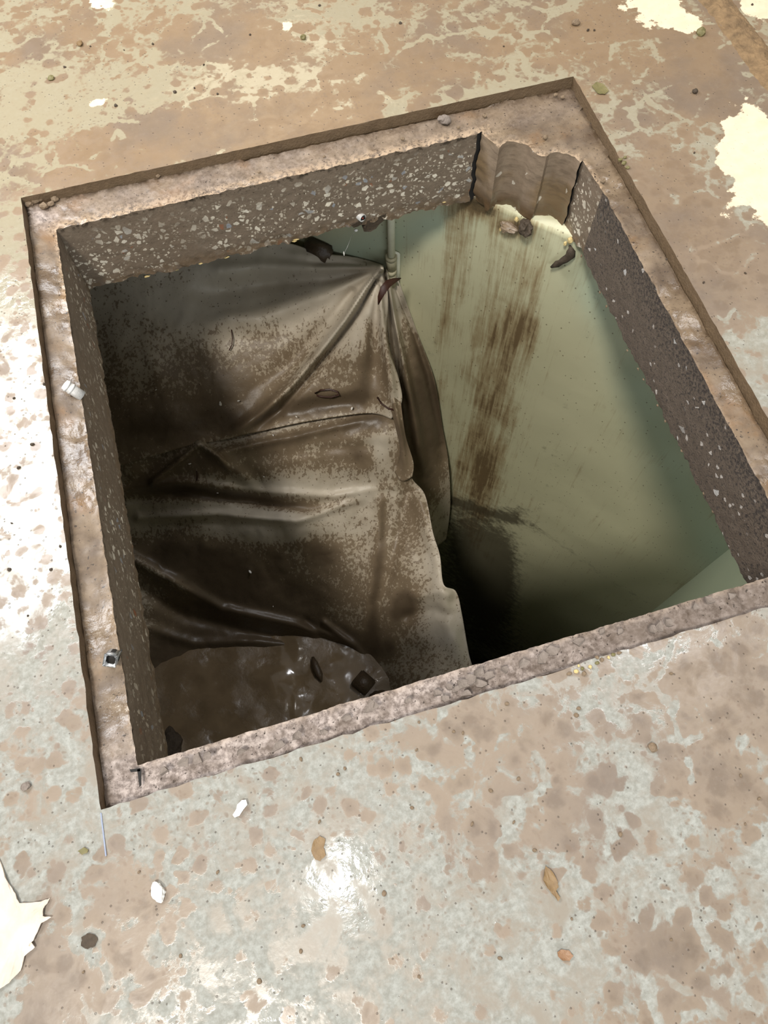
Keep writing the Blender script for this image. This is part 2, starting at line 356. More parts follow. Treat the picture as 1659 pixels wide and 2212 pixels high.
def build_floor():
    xs = lines(-4.6, 4.6, -1.1, 2.0, .016, (OX0, OX1)); ys = lines(-4.6, 4.6, -.7, 2.7, .016, (OY0, OY1))
    nx, ny = len(xs), len(ys); V = []; bias = []; creamy = []; warm = []
    for j, y in enumerate(ys):
        for i, x in enumerate(xs):
            z = .0009*fbm(x*9, y*9, 3, 3); dx = dy = 0
            if y == OY0 and OX0-.01 < x < OX1+.01: dy = .0035*fbm(x*40, 1.3)
            if y == OY1 and OX0-.01 < x < OX1+.01: dy = .0015*fbm(x*40, 5.3)
            if x == OX0 and OY0-.01 < y < OY1+.01: dx = .0022*fbm(y*40, 9.3)
            if x == OX1 and OY0-.01 < y < OY1+.01: dx = .0022*fbm(y*40, 19.3)
            V.append((x+dx, y+dy, z))
            if -1.2 < x < 2.1 and -.8 < y < 2.8:
                px, py = proj((x, y, 0)); bias.append(gauss(px, py, BIAS)); creamy.append(gauss(px, py, CREAM_SPOTS))
            else: bias.append(.1); creamy.append(0)
            warm.append(min(1, max(0, (y-.35)/1.25)))  # warm light over the far floor, tinted into its colours
    Fc = []; idx = lambda i, j: j*nx+i
    i0, i1 = xs.index(OX0), xs.index(OX1); j0, j1 = ys.index(OY0), ys.index(OY1)
    for j in range(ny-1):
        for i in range(nx-1):
            if i0 <= i < i1 and j0 <= j < j1: continue
            Fc.append((idx(i, j), idx(i+1, j), idx(i+1, j+1), idx(i, j+1)))
    mi = [0]*len(Fc)
    loop = [idx(i, j0) for i in range(i0, i1)]+[idx(i1, j) for j in range(j0, j1)]+[idx(i, j1) for i in range(i1, i0, -1)]+[idx(i0, j) for j in range(j1, j0, -1)]
    rows = [loop]; n0 = len(V)
    for z in (-.002, -.012, -.022, -.034):
        r = []
        for q in loop:
            x, y, _ = V[q]; r.append(len(V))
            V.append((x+.0016*fbm(x*60, y*60, z*200), y+.0016*fbm(x*60, y*60, z*200+7), z)); bias.append(0); creamy.append(0); warm.append(0)
        rows.append(r)
    for a, b in zip(rows, rows[1:]):
        for k in range(len(loop)):
            k2 = (k+1) % len(loop); Fc.append((a[k], b[k], b[k2], a[k2])); mi.append(1)
    # underside so the layer has a thickness everywhere
    o = mesh('floor', V, Fc, [FLOOR, m_plain('floor_layer_edge', (84, 68, 50), (122, 102, 78), 60, .5, .003)], mi=mi, attr=dict(bias=bias, creamy=creamy, warm_light=warm))
    o.data.set_sharp_from_angle(angle=math.radians(35))
    tag(o, 'pale floor filmed with brown mud around the square opening', 'floor', kind='structure')
build_floor()

# ------------------------------------------------------------------ concrete slab with the sawn hole (ceiling of the room below)
def W(px, py): return tuple(atz(px, py, ZL)[:2])
def build_slab():
    A = [((-.400, .207), 'cut'), ((-.400, 1.453), 'cut'), ((.648, 1.456), 'crack'), (W(1066, 270), 'crack'), (W(1098, 262), 'crack'), (W(1064, 274), 'crack'),
         (W(1040, 287), 'core'), (W(1079, 316), 'core'), (W(1086, 309), 'core'), (W(1096, 304), 'core'), (W(1112, 304), 'core'), (W(1128, 308), 'core'), (W(1141, 314), 'core'), (W(1150, 324), 'core'),
         (W(1166, 333), 'core'), (W(1181, 338), 'core'), (W(1188, 328), 'core'), (W(1204, 327), 'core'), (W(1224, 331), 'core'), (W(1242, 338), 'core'), (W(1254, 350), 'crack'), (W(1246, 324), 'crack'), (W(1259, 346), 'cut'),
         (W(1303, 412), 'dark'), ((.870, .207), 'cut')]
    P = []; kind = []
    for k, (p, kd) in enumerate(A):
        q = A[(k+1) % len(A)][0]; p = np.array(p); q = np.array(q); L = np.linalg.norm(q-p); n = max(1, int(L/.006))
        for i in range(n): P.append(p+(q-p)*i/n); kind.append(kd)
    n = len(P); c = np.array([.235, .84]); hx, hy = .80, .80
    Q = []
    for p in P:
        d = p-c; s = min(hx/abs(d[0]) if d[0] else 1e9, hy/abs(d[1]) if d[1] else 1e9); Q.append(c+d*s)
    # outward normals
    Nn = []
    for i in range(n):
        t = P[(i+1) % n]-P[i-1]; t /= np.linalg.norm(t)+1e-9; Nn.append(np.array([t[1], -t[0]])*-1)
    V = []; Fc = []; mi = []; wet = []; crust = []; outer_band = []
    def z_ledge(x, y, f):
        inside = OX0 < x < OX1 and OY0 < y < OY1
        near = max(0, min(1, (.235-y)/.03)); z = ZL
        rough = .0035+.0065*near
        z += rough*fbm(x*18, y*18, 2)+(.0025*near)*max(0, fbm(x*33, y*33, 5)-.1)
        if y > 1.45: z += .002*fbm(x*60, y*60, 9)
        if near < .5: z -= .004*max(0, 1-f*3)*(.5+fbm(x*40, y*40, 4))
        return min(z, -.013) if inside else min(z, -.036)
    NR = 26; rows = []
    for k in range(NR+1):
        f = (k/NR)**1.5; r = []
        for i in range(n):
            p = P[i]+(Q[i]-P[i])*f
            jit = (.0012*fbm(P[i][0]*45, P[i][1]*45, 12)+.0012*fbm(P[i][0]*170, P[i][1]*170, 3)*(1 if P[i][1] > 1.3 or P[i][1] < .23 else .5))*(1-min(1, f*8))
            p = p+Nn[i]*jit*(0 if kind[i] == 'crack' else 1)
            r.append(len(V)); V.append((p[0], p[1], z_ledge(p[0], p[1], f)))
            near = max(0, min(1, (.232-p[1])/.02)); far = max(0, min(1, (p[1]-1.44)/.02))
            corner = max(0, 1-np.hypot(p[0]+.43, p[1]-1.5)/.05)+max(0, 1-np.hypot(p[0]+.40, p[1]-.19)/.12)
            wet.append(max(0, min(1, 1-near*.95-far*.25-corner*.8)))
            crust.append(max(0, 1-f*(6 if p[1] > 1.44 else 14))*(1.0 if p[1] > 1.2 else .3)+.12*far*(1-f)); outer_band.append(max(0, 1-min(abs(p[0]-OX0), abs(p[1]-OY1), abs(p[0]-OX1))/.022)*.9)
        rows.append(r)
    for a, b in zip(rows, rows[1:]):
        for i in range(n):
            j = (i+1) % n; Fc.append((a[i], b[i], b[j], a[j])); mi.append(0)
    prev = rows[0]; NZ = 38
    mouths = [(np.array((.652, 1.456)), np.array((1., .0)), 3.), (np.array(W(1256, 348)), np.array((.7, -.7)), 8.)]
    def crackshift(p, f):
        o = np.zeros(2)
        for m, d, sd in mouths:
            w = math.exp(-((np.linalg.norm(p-m)/.03)**2)); o += d*w*(.011*noise.noise(Vector((f*3.2, sd, 0)))+.004*noise.noise(Vector((f*11, sd, 4))))*min(1, f*6)
        return o
    KI = dict(cut=1, crack=4, core=3, dark=2)
    for k in range(1, NZ+1):
        f = k/NZ; r = []
        for i in range(n):
            s = .0014*fbm(P[i][0]*50, P[i][1]*50, f*9)
            low = max(0, (f-.82)/.18)
            s += low*(.012 if kind[i] == 'core' or P[i][1] > 1.44 else .005)*abs(fbm(P[i][0]*22, P[i][1]*22, f*3+4))
            drop = .012*fbm(P[i][0]*17, P[i][1]*17, 31)+.006*fbm(P[i][0]*60, P[i][1]*60, 8)
            z = ZL+(ZB-.006-ZL)*f+low*drop
            jit = (.0012*fbm(P[i][0]*45, P[i][1]*45, 12)+.0012*fbm(P[i][0]*170, P[i][1]*170, 3)*(1 if P[i][1] > 1.3 or P[i][1] < .23 else .5))*max(0, 1-f*8)
            p = P[i]+Nn[i]*((s+jit) if kind[i] != 'crack' else 0)+crackshift(P[i], f)
            r.append(len(V)); V.append((p[0], p[1], z)); wet.append(.4); crust.append(0); outer_band.append(0)
        for i in range(n):
            j = (i+1) % n; Fc.append((prev[i], prev[j], r[j], r[i])); mi.append(KI[kind[i]])
        prev = r
    r1 = []
    for i in range(n):
        p = P[i]+(Q[i]-P[i])*.06; r1.append(len(V)); V.append((p[0], p[1], ZB)); wet.append(0); crust.append(0); outer_band.append(0)
    r2 = []
    for i in range(n):
        p = c+(Q[i]-c)*5.4; r2.append(len(V)); V.append((p[0], p[1], ZB)); wet.append(0); crust.append(0); outer_band.append(0)
    r3 = []
    for i in range(n):
        p = c+(Q[i]-c)*5.4; r3.append(len(V)); V.append((p[0], p[1], -.036)); wet.append(0); crust.append(0); outer_band.append(0)
    for a, b in ((prev, r1), (r1, r2), (r2, r3), (r3, rows[-1])):
        for i in range(n):
            j = (i+1) % n; Fc.append((a[i], a[j], b[j], b[i])); mi.append(5)
    o = mesh('ceiling', V, Fc, [LEDGE, CUT, CUTD, CORE, BORE, UNDER], mi=mi, attr=dict(wet=wet, crust=crust, outer_band=outer_band))
    bm = bmesh.new(); bm.from_mesh(o.data); bmesh.ops.recalc_face_normals(bm, faces=bm.faces); bm.to_mesh(o.data); bm.free()
    o.data.set_sharp_from_angle(angle=math.radians(38))
    tag(o, 'thick concrete slab with a sawn square hole and wet muddy ledge', 'concrete slab', kind='structure')
build_slab()

# ------------------------------------------------------------------ the room below
ROT = math.atan2(WU[1], WU[0])
STAIN = [ # pixel-space list of dirty runs on the wall
 (990, 510, 26, 100, 8, .40), (962, 680, 14, 130, 6, .32), (1000, 800, 80, 220, 8, .22), (1075, 650, 60, 200, 8, .26), (1075, 860, 42, 230, 10, .42), (1122, 720, 7, 60, 15, .62), (1062, 735, 5, 30, 15, .6), (1096, 700, 5, 60, 6, .3),
 (1040, 1000, 44, 160, 8, .40), (1160, 610, 12, 110, 6, .30), (1150, 740, 14, 60, 12, .35), (1130, 560, 60, 150, 5, .14), (1000, 1060, 80, 120, 0, .30), (1036, 446, 46, 24, 20, 1.1), (1110, 492, 46, 18, 0, .9), (1230, 490, 24, 16, 0, .5), (965, 480, 30, 60, 10, .2)]
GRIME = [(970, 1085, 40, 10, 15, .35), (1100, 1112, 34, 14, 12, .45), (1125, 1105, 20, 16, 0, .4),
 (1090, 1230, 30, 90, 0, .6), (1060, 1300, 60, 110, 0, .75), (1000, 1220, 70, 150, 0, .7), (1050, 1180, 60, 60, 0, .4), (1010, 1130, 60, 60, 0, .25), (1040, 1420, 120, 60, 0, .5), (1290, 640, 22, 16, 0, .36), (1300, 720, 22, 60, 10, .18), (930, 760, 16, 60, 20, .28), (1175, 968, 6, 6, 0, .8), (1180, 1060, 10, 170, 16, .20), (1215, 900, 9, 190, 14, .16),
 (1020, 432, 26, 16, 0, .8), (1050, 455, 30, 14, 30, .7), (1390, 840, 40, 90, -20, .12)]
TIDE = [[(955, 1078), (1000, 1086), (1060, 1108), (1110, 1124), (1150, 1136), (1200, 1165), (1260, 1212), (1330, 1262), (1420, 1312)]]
COOL_SHADE = [(780, 540, 110, 50, -15, 1.), (940, 480, 80, 36, -15, .8), (1290, 640, 40, 90, -25, .9), (1380, 830, 50, 120, -25, .9), (1470, 1030, 60, 150, -25, .9), (1560, 1200, 70, 90, -25, .9)]  # bluish shade bands along the slab edges, tinted into the wall colour
def build_walls():
    us = [-2.6, -1.9]+[-1.4+.016*i for i in range(128)]+[WC]; zs = [ZF, -4.8]+[-4.4+.03*i for i in range(50)]+[-2.9+.018*i for i in range(148)]+[ZB]
    V = []; st = []; gr = []; co = []
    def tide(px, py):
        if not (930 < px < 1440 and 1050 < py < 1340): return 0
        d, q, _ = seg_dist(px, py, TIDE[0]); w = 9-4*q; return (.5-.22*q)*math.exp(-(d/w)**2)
    for z in zs:
        for u in us:
            p = WU*u+WN*WD; px, py = proj((p[0], p[1], z)); ok = z > -4.5 and u > -1.5
            V.append((u, WD+.004*fbm(u*3, z*3, 1, 2), z)); st.append(gauss(px, py, STAIN) if ok else 0); gr.append(gauss(px, py, GRIME)+tide(px, py) if ok else .5); co.append(gauss(px, py, COOL_SHADE) if ok else .3)
    nu = len(us); Fc = [(j*nu+i, j*nu+i+1, (j+1)*nu+i+1, (j+1)*nu+i) for j in range(len(zs)-1) for i in range(nu-1)]
    b = len(V)
    for u, z in ((-2.6, ZF), (WC, ZF), (WC, ZB), (-2.6, ZB)): V.append((u, WD+.12, z)); st.append(0); gr.append(0); co.append(0)
    Fc += [(b+3, b+2, b+1, b)]
    m = len(zs)-1
    Fc += [[i for i in range(nu-1, -1, -1)]+[b, b+1], [m*nu+i for i in range(nu)]+[b+2, b+3]]
    o = mesh('wall_back', V, Fc, [WALL], attr=dict(stain=st, grime=gr, cool_shade=co)); o.rotation_euler = (0, 0, ROT)
    tag(o, 'pale green wall below the hole streaked with brown mud', 'wall', kind='structure')
    def box(name, u0, u1, n0, n1, z0, z1, mat, label, cat='wall'):
        bm = bmesh.new(); bmesh.ops.create_cube(bm, size=1)
        for v in bm.verts: v.co = ((u0+u1)/2+v.co.x*(u1-u0), (n0+n1)/2+v.co.y*(n1-n0), (z0+z1)/2+v.co.z*(z1-z0))
        o = frombm(name, bm, [mat], smooth=False); o.rotation_euler = (0, 0, ROT); tag(o, label, cat, kind='structure')
    box('wall_right', WC, WC+.12, -2.5, WD+.12, ZF, ZB, GREENW, 'paler green wall beyond the far right corner below the hole')
    box('wall_left', -2.72, -2.6, -2.5, WD+.12, ZF, ZB, GREENW, 'unlit green wall at the left of the room below')
    box('wall_front', -2.72, WC+.12, -2.62, -2.5, ZF, ZB, GREENW, 'unlit green wall under the near side of the floor')
    box('floor', -2.72, WC+.12, -2.62, WD+.12, ZF-.1, ZF, CONC, 'dark concrete floor deep in the room below', 'floor')
build_walls()

# ------------------------------------------------------------------ plastic sheets
def tps(pts):
    P = np.array(pts, float); X = P[:, :2]/400; z = P[:, 2]; n = len(X)
    d = np.linalg.norm(X[:, None]-X[None], axis=2); K = np.where(d > 0, d*d*np.log(d+1e-12), 0)+np.eye(n)*2e-3
    A = np.block([[K, np.ones((n, 1)), X], [np.ones((1, n)), np.zeros((1, 3))], [X.T, np.zeros((2, 3))]])
    s = np.linalg.solve(A, np.concatenate([z, np.zeros(3)]))
    def f(x, y):
        q = np.array([x, y])/400; r = np.linalg.norm(X-q, axis=1); k = np.where(r > 0, r*r*np.log(r+1e-12), 0)
        return float(k @ s[:n]+s[n]+s[n+1]*q[0]+s[n+2]*q[1])
    return f
def resamp(poly, n):
    P = np.array(poly, float)
    # smooth through the points (Catmull-Rom), then even spacing
    Q = []
    for i in range(len(P)-1):
        p0, p1, p2, p3 = P[max(0, i-1)], P[i], P[i+1], P[min(len(P)-1, i+2)]
        for k in range(12):
            t = k/12; Q.append(.5*((2*p1)+(-p0+p2)*t+(2*p0-5*p1+4*p2-p3)*t*t+(-p0+3*p1-3*p2+p3)*t**3))
    Q.append(P[-1]); Q = np.array(Q)
    d = np.concatenate([[0], np.cumsum(np.linalg.norm(np.diff(Q, axis=0), axis=1))]); s = np.linspace(0, d[-1], n)
    return np.stack([np.interp(s, d, Q[:, 0]), np.interp(s, d, Q[:, 1])], 1)
def coons(top, right, bottom, left, nu, nv):
    T, B = resamp(top, nu), resamp(bottom, nu); L, Rr = resamp(left, nv), resamp(right, nv)
    G = np.zeros((nv, nu, 2))
    for j in range(nv):
        v = j/(nv-1)
        for i in range(nu):
            u = i/(nu-1)
            G[j, i] = (1-v)*T[i]+v*B[i]+(1-u)*L[j]+u*Rr[j]-((1-u)*(1-v)*T[0]+u*(1-v)*T[-1]+(1-u)*v*B[0]+u*v*B[-1])
    return G
def ridges(px, py, R_):
    h = 0
    for line, amp, w0, w1 in R_:
        d, t, sg = seg_dist(px, py, line); w = w0+(w1-w0)*t
        if d < 3*w: h += amp*math.exp(-(d/w)**2)*min(1, (1-t)*5+.15)
    return h
def sheet(name, G, zf, ridge, mudspots, base, label, crumple=.004, seed=0, off=False, skirt=None, mudfn=None):
    nv, nu, _ = G.shape; V = []; mud = []
    for j in range(nv):
        for i in range(nu):
            px, py = G[j, i]
            h = ridges(px, py, ridge)+crumple*(noise.noise(Vector((px*.016, py*.016, seed)))+.5*abs(noise.noise(Vector((px*.04, py*.03, seed+5)))))
            if off: p = atwall(px, py, max(.006, zf(px, py)+h))
            else: p = atz(px, py, zf(px, py)+h)
            V.append(p); mud.append(base+gauss(px, py, mudspots))
    Fc = [(j*nu+i, (j+1)*nu+i, (j+1)*nu+i+1, j*nu+i+1) for j in range(nv-1) for i in range(nu-1)]
    if skirt:
        prev = [j*nu+nu-1 for j in range(nv)]; first = prev
        for k, (dz, sh) in enumerate(skirt):
            cur = []
            for q in first:
                x, y, z = V[q]; cur.append(len(V)); V.append((x-sh+.012*noise.noise(Vector((y*14, z*3, k))), y, max(ZF+.01, z-dz))); mud.append(.1)
            for a in range(nv-1): Fc.append((prev[a], cur[a], cur[a+1], prev[a+1]))
            prev = cur
    o = mesh(name, V, Fc, [SHEET], attr=dict(mud=mud))
    s = o.modifiers.new('thickness', 'SOLIDIFY'); s.thickness = .0012; s.offset = -1
    tag(o, label, 'plastic sheet', 'muddy plastic sheets draped in the room below')
    return o
ZF_ = {}
def build_sheets():
    PK = (826, 578)
    zA = tps([(828, 576, -.665), (610, 522, -.705), (700, 545, -.70), (770, 556, -.685), (400, 545, -.73), (200, 540, -.745), (60, 500, -.75),
              (300, 750, -.92), (500, 740, -.93), (650, 700, -.88), (760, 680, -.80), (832, 700, -.84), (150, 750, -.93), (40, 750, -.93),
              (300, 900, -1.08), (480, 945, -1.165), (600, 880, -1.08), (700, 860, -1.08), (800, 890, -1.12), (850, 830, -1.02), (250, 1005, -1.2), (60, 1040, -1.22)])
    ZF_['a'] = zA
    RA = [([PK, (790, 622), (745, 692), (690, 764), (630, 836), (570, 892), (485, 950)], .062, 4, 15), ([(812, 604), (775, 672), (722, 744), (664, 814), (604, 880), (545, 925)], -.040, 3, 15),
          ([(760, 630), (690, 720), (610, 800), (520, 870)], -.022, 8, 30), ([PK, (700, 640), (560, 690), (420, 700)], .022, 6, 34), ([PK, (720, 602), (600, 612), (420, 640)], -.014, 5, 24),
          ([PK, (700, 578), (560, 575), (400, 590)], .022, 6, 24), ([PK, (735, 560), (660, 552), (590, 545)], .008, 3, 12), ([PK, (740, 566), (650, 570)], -.008, 3, 10),
          ([PK, (822, 650), (832, 740), (845, 830), (850, 880)], .036, 4, 11), ([(820, 610), (808, 690), (808, 780), (812, 850)], -.020, 4, 18), ([PK, (806, 660), (790, 740), (775, 800)], .016, 6, 30),
          ([(560, 905), (680, 878), (800, 866)], -.02, 18, 18)]
    MA = [(480, 780, 150, 90, 10, .26), (560, 830, 160, 60, 0, .20), (620, 890, 150, 26, -14, .55), (450, 900, 150, 50, -10, .38), (740, 868, 70, 26, -8, .50), (790, 800, 22, 80, 6, .55), (796, 720, 6, 40, 4, .35), (740, 800, 50, 40, -20, .24), (830, 820, 16, 60, 0, .45), (300, 930, 160, 80, -10, .45), (250, 780, 90, 180, 0, .18),
          (640, 555, 160, 30, 0, -.22), (500, 650, 200, 50, -5, -.10), (680, 650, 120, 40, -20, -.05), (795, 650, 24, 60, 10, -.22), (700, 745, 80, 9, -50, -.25), (580, 885, 60, 9, -38, -.2), (640, 740, 60, 40, -45, .15)]
    A = coons([(50, 470), (250, 500), (450, 515), (605, 522), (690, 545), (770, 556), (828, 572)], [(828, 572), (838, 640), (840, 740), (862, 820), (868, 868), (845, 905)],
              [(50, 1040), (250, 1008), (400, 965), (484, 950), (640, 915), (790, 893), (845, 905)], [(50, 470), (50, 750), (50, 1040)], 190, 120)
    sheet('plastic_sheet', A, zA, RA, MA, .14, 'muddy plastic sheet gathered at a point beside the wall conduit', .006, 1)
    zB = tps([(40, 1045, -1.27), (250, 1012, -1.235), (400, 962, -1.21), (480, 950, -1.20), (640, 910, -1.19), (790, 880, -1.165), (860, 880, -1.17),
              (480, 982, -1.205), (640, 948, -1.19), (800, 915, -1.175), (860, 940, -1.2), (280, 1030, -1.28), (420, 1040, -1.34), (560, 1066, -1.43), (700, 1086, -1.47), (830, 1062, -1.44), (870, 1010, -1.34),
              (400, 1092, -1.46), (560, 1112, -1.47), (660, 1132, -1.48), (300, 1100, -1.5), (500, 1200, -1.7), (650, 1200, -1.68), (780, 1150, -1.58), (890, 1060, -1.45), (920, 1150, -1.52),
              (940, 1220, -1.58), (880, 1250, -1.65), (780, 1300, -1.86), (600, 1330, -2.02), (400, 1310, -1.97), (290, 1215, -1.72), (380, 1260, -1.80), (300, 1400, -2.07), (450, 1400, -2.16), (650, 1400, -2.19),
              (770, 1425, -2.22), (820, 1485, -2.22), (860, 1400, -1.98), (920, 1350, -1.76), (960, 1290, -1.63), (985, 1350, -1.69), (1005, 1430, -1.75), (920, 1450, -1.88), (1025, 1540, -1.85), (300, 1580, -2.27), (800, 1600, -2.27), (40, 1500, -2.12), (40, 1250, -1.75), (60, 1620, -2.25), (600, 1500, -2.25), (-80, 1850, -2.2), (400, 1850, -2.26), (880, 1850, -2.25), (1060, 1720, -1.98), (-80, 1040, -1.42), (-80, 1450, -2.02)])
    ZF_['b'] = zB
    RB = [([(330, 1040), (400, 985), (432, 958), (470, 985), (500, 1020)], .045, 7, 7), ([(370, 960), (420, 955), (480, 990), (560, 1060)], .030, 16, 12), ([(250, 1060), (400, 1040), (560, 1062), (720, 1072), (850, 1050)], .022, 9, 9), ([(260, 1080), (400, 1062), (560, 1086), (700, 1100)], -.030, 12, 12),
          ([(300, 1118), (470, 1110), (640, 1126), (720, 1098), (800, 1070)], .026, 10, 9), ([(480, 975), (640, 942), (800, 905)], .016, 8, 8), ([(560, 990), (700, 970), (840, 960)], -.01, 14, 14),
          ([(283, 1205), (380, 1260), (480, 1315), (640, 1350), (760, 1390)], .040, 14, 10), ([(300, 1270), (400, 1330), (560, 1370), (700, 1395)], -.03, 16, 12), ([(300, 1350), (420, 1390), (560, 1385), (720, 1400)], .022, 12, 8),
          ([(820, 1080), (815, 1200), (790, 1320), (770, 1400)], .016, 12, 10), ([(780, 1100), (770, 1220), (740, 1330)], -.012, 14, 14), ([(880, 1070), (850, 1200), (820, 1330), (800, 1440)], -.018, 12, 14),
          ([(905, 1080), (940, 1190), (955, 1270), (960, 1330), (985, 1400), (1000, 1450)], .036, 16, 22), ([(900, 1290), (950, 1275), (985, 1290)], .03, 12, 14), ([(880, 1330), (940, 1318), (975, 1335)], -.03, 12, 12),
          ([(900, 1310), (880, 1380), (900, 1450)], -.02, 22, 26), ([(700, 1345), (770, 1400), (815, 1470)], .03, 6, 12), ([(660, 1340), (730, 1410), (790, 1490)], -.02, 8, 14)]
    MB = [(640, 945, 200, 22, -13, .55), (800, 910, 60, 24, -10, .4), (700, 990, 150, 40, -6, .32), (560, 1010, 60, 30, 0, .2), (850, 1150, 60, 120, 0, .14), (780, 985, 30, 30, 0, .3), (450, 1000, 80, 30, 20, .28), (520, 1075, 120, 13, 5, .55), (400, 1060, 90, 18, 5, .5), (640, 1095, 60, 12, 0, .4), (330, 1040, 80, 50, 0, .5),
          (400, 1200, 130, 45, 5, .62), (500, 1270, 130, 70, 12, .62), (640, 1350, 130, 24, 12, .55), (480, 1340, 150, 40, 10, .45), (620, 1290, 150, 70, 0, .22), (690, 1190, 40, 36, 20, .34), (600, 1200, 20, 20, 0, .3), (720, 1260, 110, 110, 0, .24), (640, 1180, 160, 30, 0, .08), (826, 1120, 10, 60, 0, .42), (815, 1240, 12, 90, 6, .40), (805, 1370, 16, 60, 0, .45),
          (860, 1320, 26, 44, 20, .62), (885, 1310, 20, 30, -20, .40), (840, 1400, 20, 22, 0, .4), (890, 1210, 60, 120, 10, .12), (930, 1420, 40, 40, 0, .08), (900, 1100, 30, 40, 0, .25), (350, 1250, 60, 50, 20, .20), (420, 1410, 200, 60, 0, .7), (700, 1400, 120, 30, 0, .6), (500, 1560, 400, 120, 0, .8), (875, 1000, 20, 60, 0, .5),
          (820, 975, 20, 34, 0, -.45), (620, 1050, 220, 12, 4, -.25), (580, 1145, 150, 24, 0, -.25), (320, 1095, 60, 34, 0, -.20), (370, 1255, 90, 9, 31, -.35), (955, 1330, 40, 110, 0, -.14), (560, 1108, 130, 8, 6, -.3)]
    B = coons([(40, 1040), (250, 1005), (400, 955), (480, 940), (640, 905), (790, 872), (862, 868)], [(862, 868), (868, 960), (888, 1030), (918, 1070), (935, 1150), (950, 1200), (958, 1262), (985, 1278), (998, 1330), (1012, 1410), (1022, 1450), (1040, 1560), (1065, 1720)],
              [(-80, 1850), (300, 1860), (600, 1860), (880, 1850), (1065, 1720)], [(40, 1040), (-20, 1300), (-60, 1580), (-80, 1850)], 240, 230)
    sheet('plastic_sheet', B, zB, RB, MB, .19, 'lower muddy plastic sheet sagging in steps into the brown puddle', .014, 7,
          skirt=[(.03, .004), (.12, .012), (.35, .02), (.8, .03), (1.4, .03)])
    zG = tps([(840, 580, .02), (866, 640, .012), (900, 720, .02), (938, 820, .025), (958, 930, .03), (970, 1000, .035), (974, 1090, .045), (965, 1160, .06),
              (828, 640, .05), (838, 750, .10), (856, 870, .14), (872, 940, .17), (885, 1000, .19), (905, 1070, .20), (925, 1160, .20), (900, 900, .10), (930, 1020, .13)])
    RG = [([(836, 590), (850, 680), (875, 800), (900, 920), (915, 1040)], .035, 4, 14), ([(834, 600), (846, 700), (858, 800), (866, 900)], -.03, 3, 9), ([(845, 592), (885, 690), (925, 810), (950, 930), (960, 1040)], -.020, 4, 14), ([(832, 620), (842, 740), (864, 850), (878, 930)], .02, 4, 8)]
    MG = [(925, 960, 50, 200, 14, .75), (900, 820, 30, 80, -20, .35), (880, 900, 40, 100, 20, .3), (845, 900, 40, 60, 0, .4), (940, 1120, 22, 40, 0, -.1), (900, 760, 14, 90, -20, .4), (850, 640, 20, 60, 0, -.3)]
    Gd = coons([(826, 590), (842, 578), (858, 598)], [(858, 598), (880, 660), (905, 730), (938, 820), (957, 930), (969, 1000), (973, 1090), (964, 1165)], [(915, 1165), (940, 1180), (964, 1165)],
               [(826, 590), (828, 680), (838, 760), (848, 850), (864, 940), (880, 1010), (900, 1080), (915, 1165)], 44, 150)
    sheet('plastic_sheet', Gd, zG, RG, MG, .18, 'narrow brown plastic strip hanging in folds against the green wall', .006, 13, off=True)
    # small loose flap between the two big sheets
    zH = tps([(795, 880, -1.10), (850, 860, -1.06), (872, 940, -1.18), (888, 1030, -1.33), (850, 1030, -1.36), (868, 980, -1.26), (815, 905, -1.14)])
    H = coons([(838, 862), (850, 858), (866, 870)], [(866, 870), (876, 940), (893, 1000), (890, 1030)], [(852, 1020), (868, 1040), (890, 1030)], [(838, 862), (856, 930), (864, 980), (852, 1020)], 24, 40)
    sheet('plastic_sheet', H, zH, [([(850, 862), (868, 950), (876, 1025)], .02, 6, 8)], [(870, 950, 40, 80, 0, .5)], .3, 'small dark plastic flap hanging between the upper and lower sheets', .004, 21)
build_sheets()

# puddle of mud at the bottom left
def build_pool():
    V = []; c = np.array([-.36, .46]); n = 110; rings = 44
    for k in range(rings+1):
        for i in range(n):
            a = 2*math.pi*i/n; r = (k/rings)*(1+.10*fbm(math.cos(a)*1.5, math.sin(a)*1.5, 3))
            x, y = c[0]+.86*r*math.cos(a), c[1]+.74*r*math.sin(a); V.append((x, y, -2.150+.016*fbm(x*7, y*7, 2)-.05*max(0, k/rings-.9)*10))
    Fc = [(k*n+i, (k+1)*n+i, (k+1)*n+(i+1) % n, k*n+(i+1) % n) for k in range(rings) for i in range(n)]
    b = len(V)
    for i in range(n): x, y, z = V[rings*n+i]; V.append((x, y, -2.21))
    Fc += [(rings*n+i, b+i, b+(i+1) % n, rings*n+(i+1) % n) for i in range(n)]+[tuple(range(b+n-1, b-1, -1))]
    bm = bmesh.new(); me = bpy.data.meshes.new('t'); me.from_pydata(V, [], Fc); bm.from_mesh(me); bmesh.ops.remove_doubles(bm, verts=bm.verts, dist=1e-5); bmesh.ops.recalc_face_normals(bm, faces=bm.faces)
    o = frombm('mud_puddle', bm, [POOL]); tag(o, 'dark brown muddy puddle lying in the sag of the lower sheet', 'puddle', kind='stuff')
build_pool()

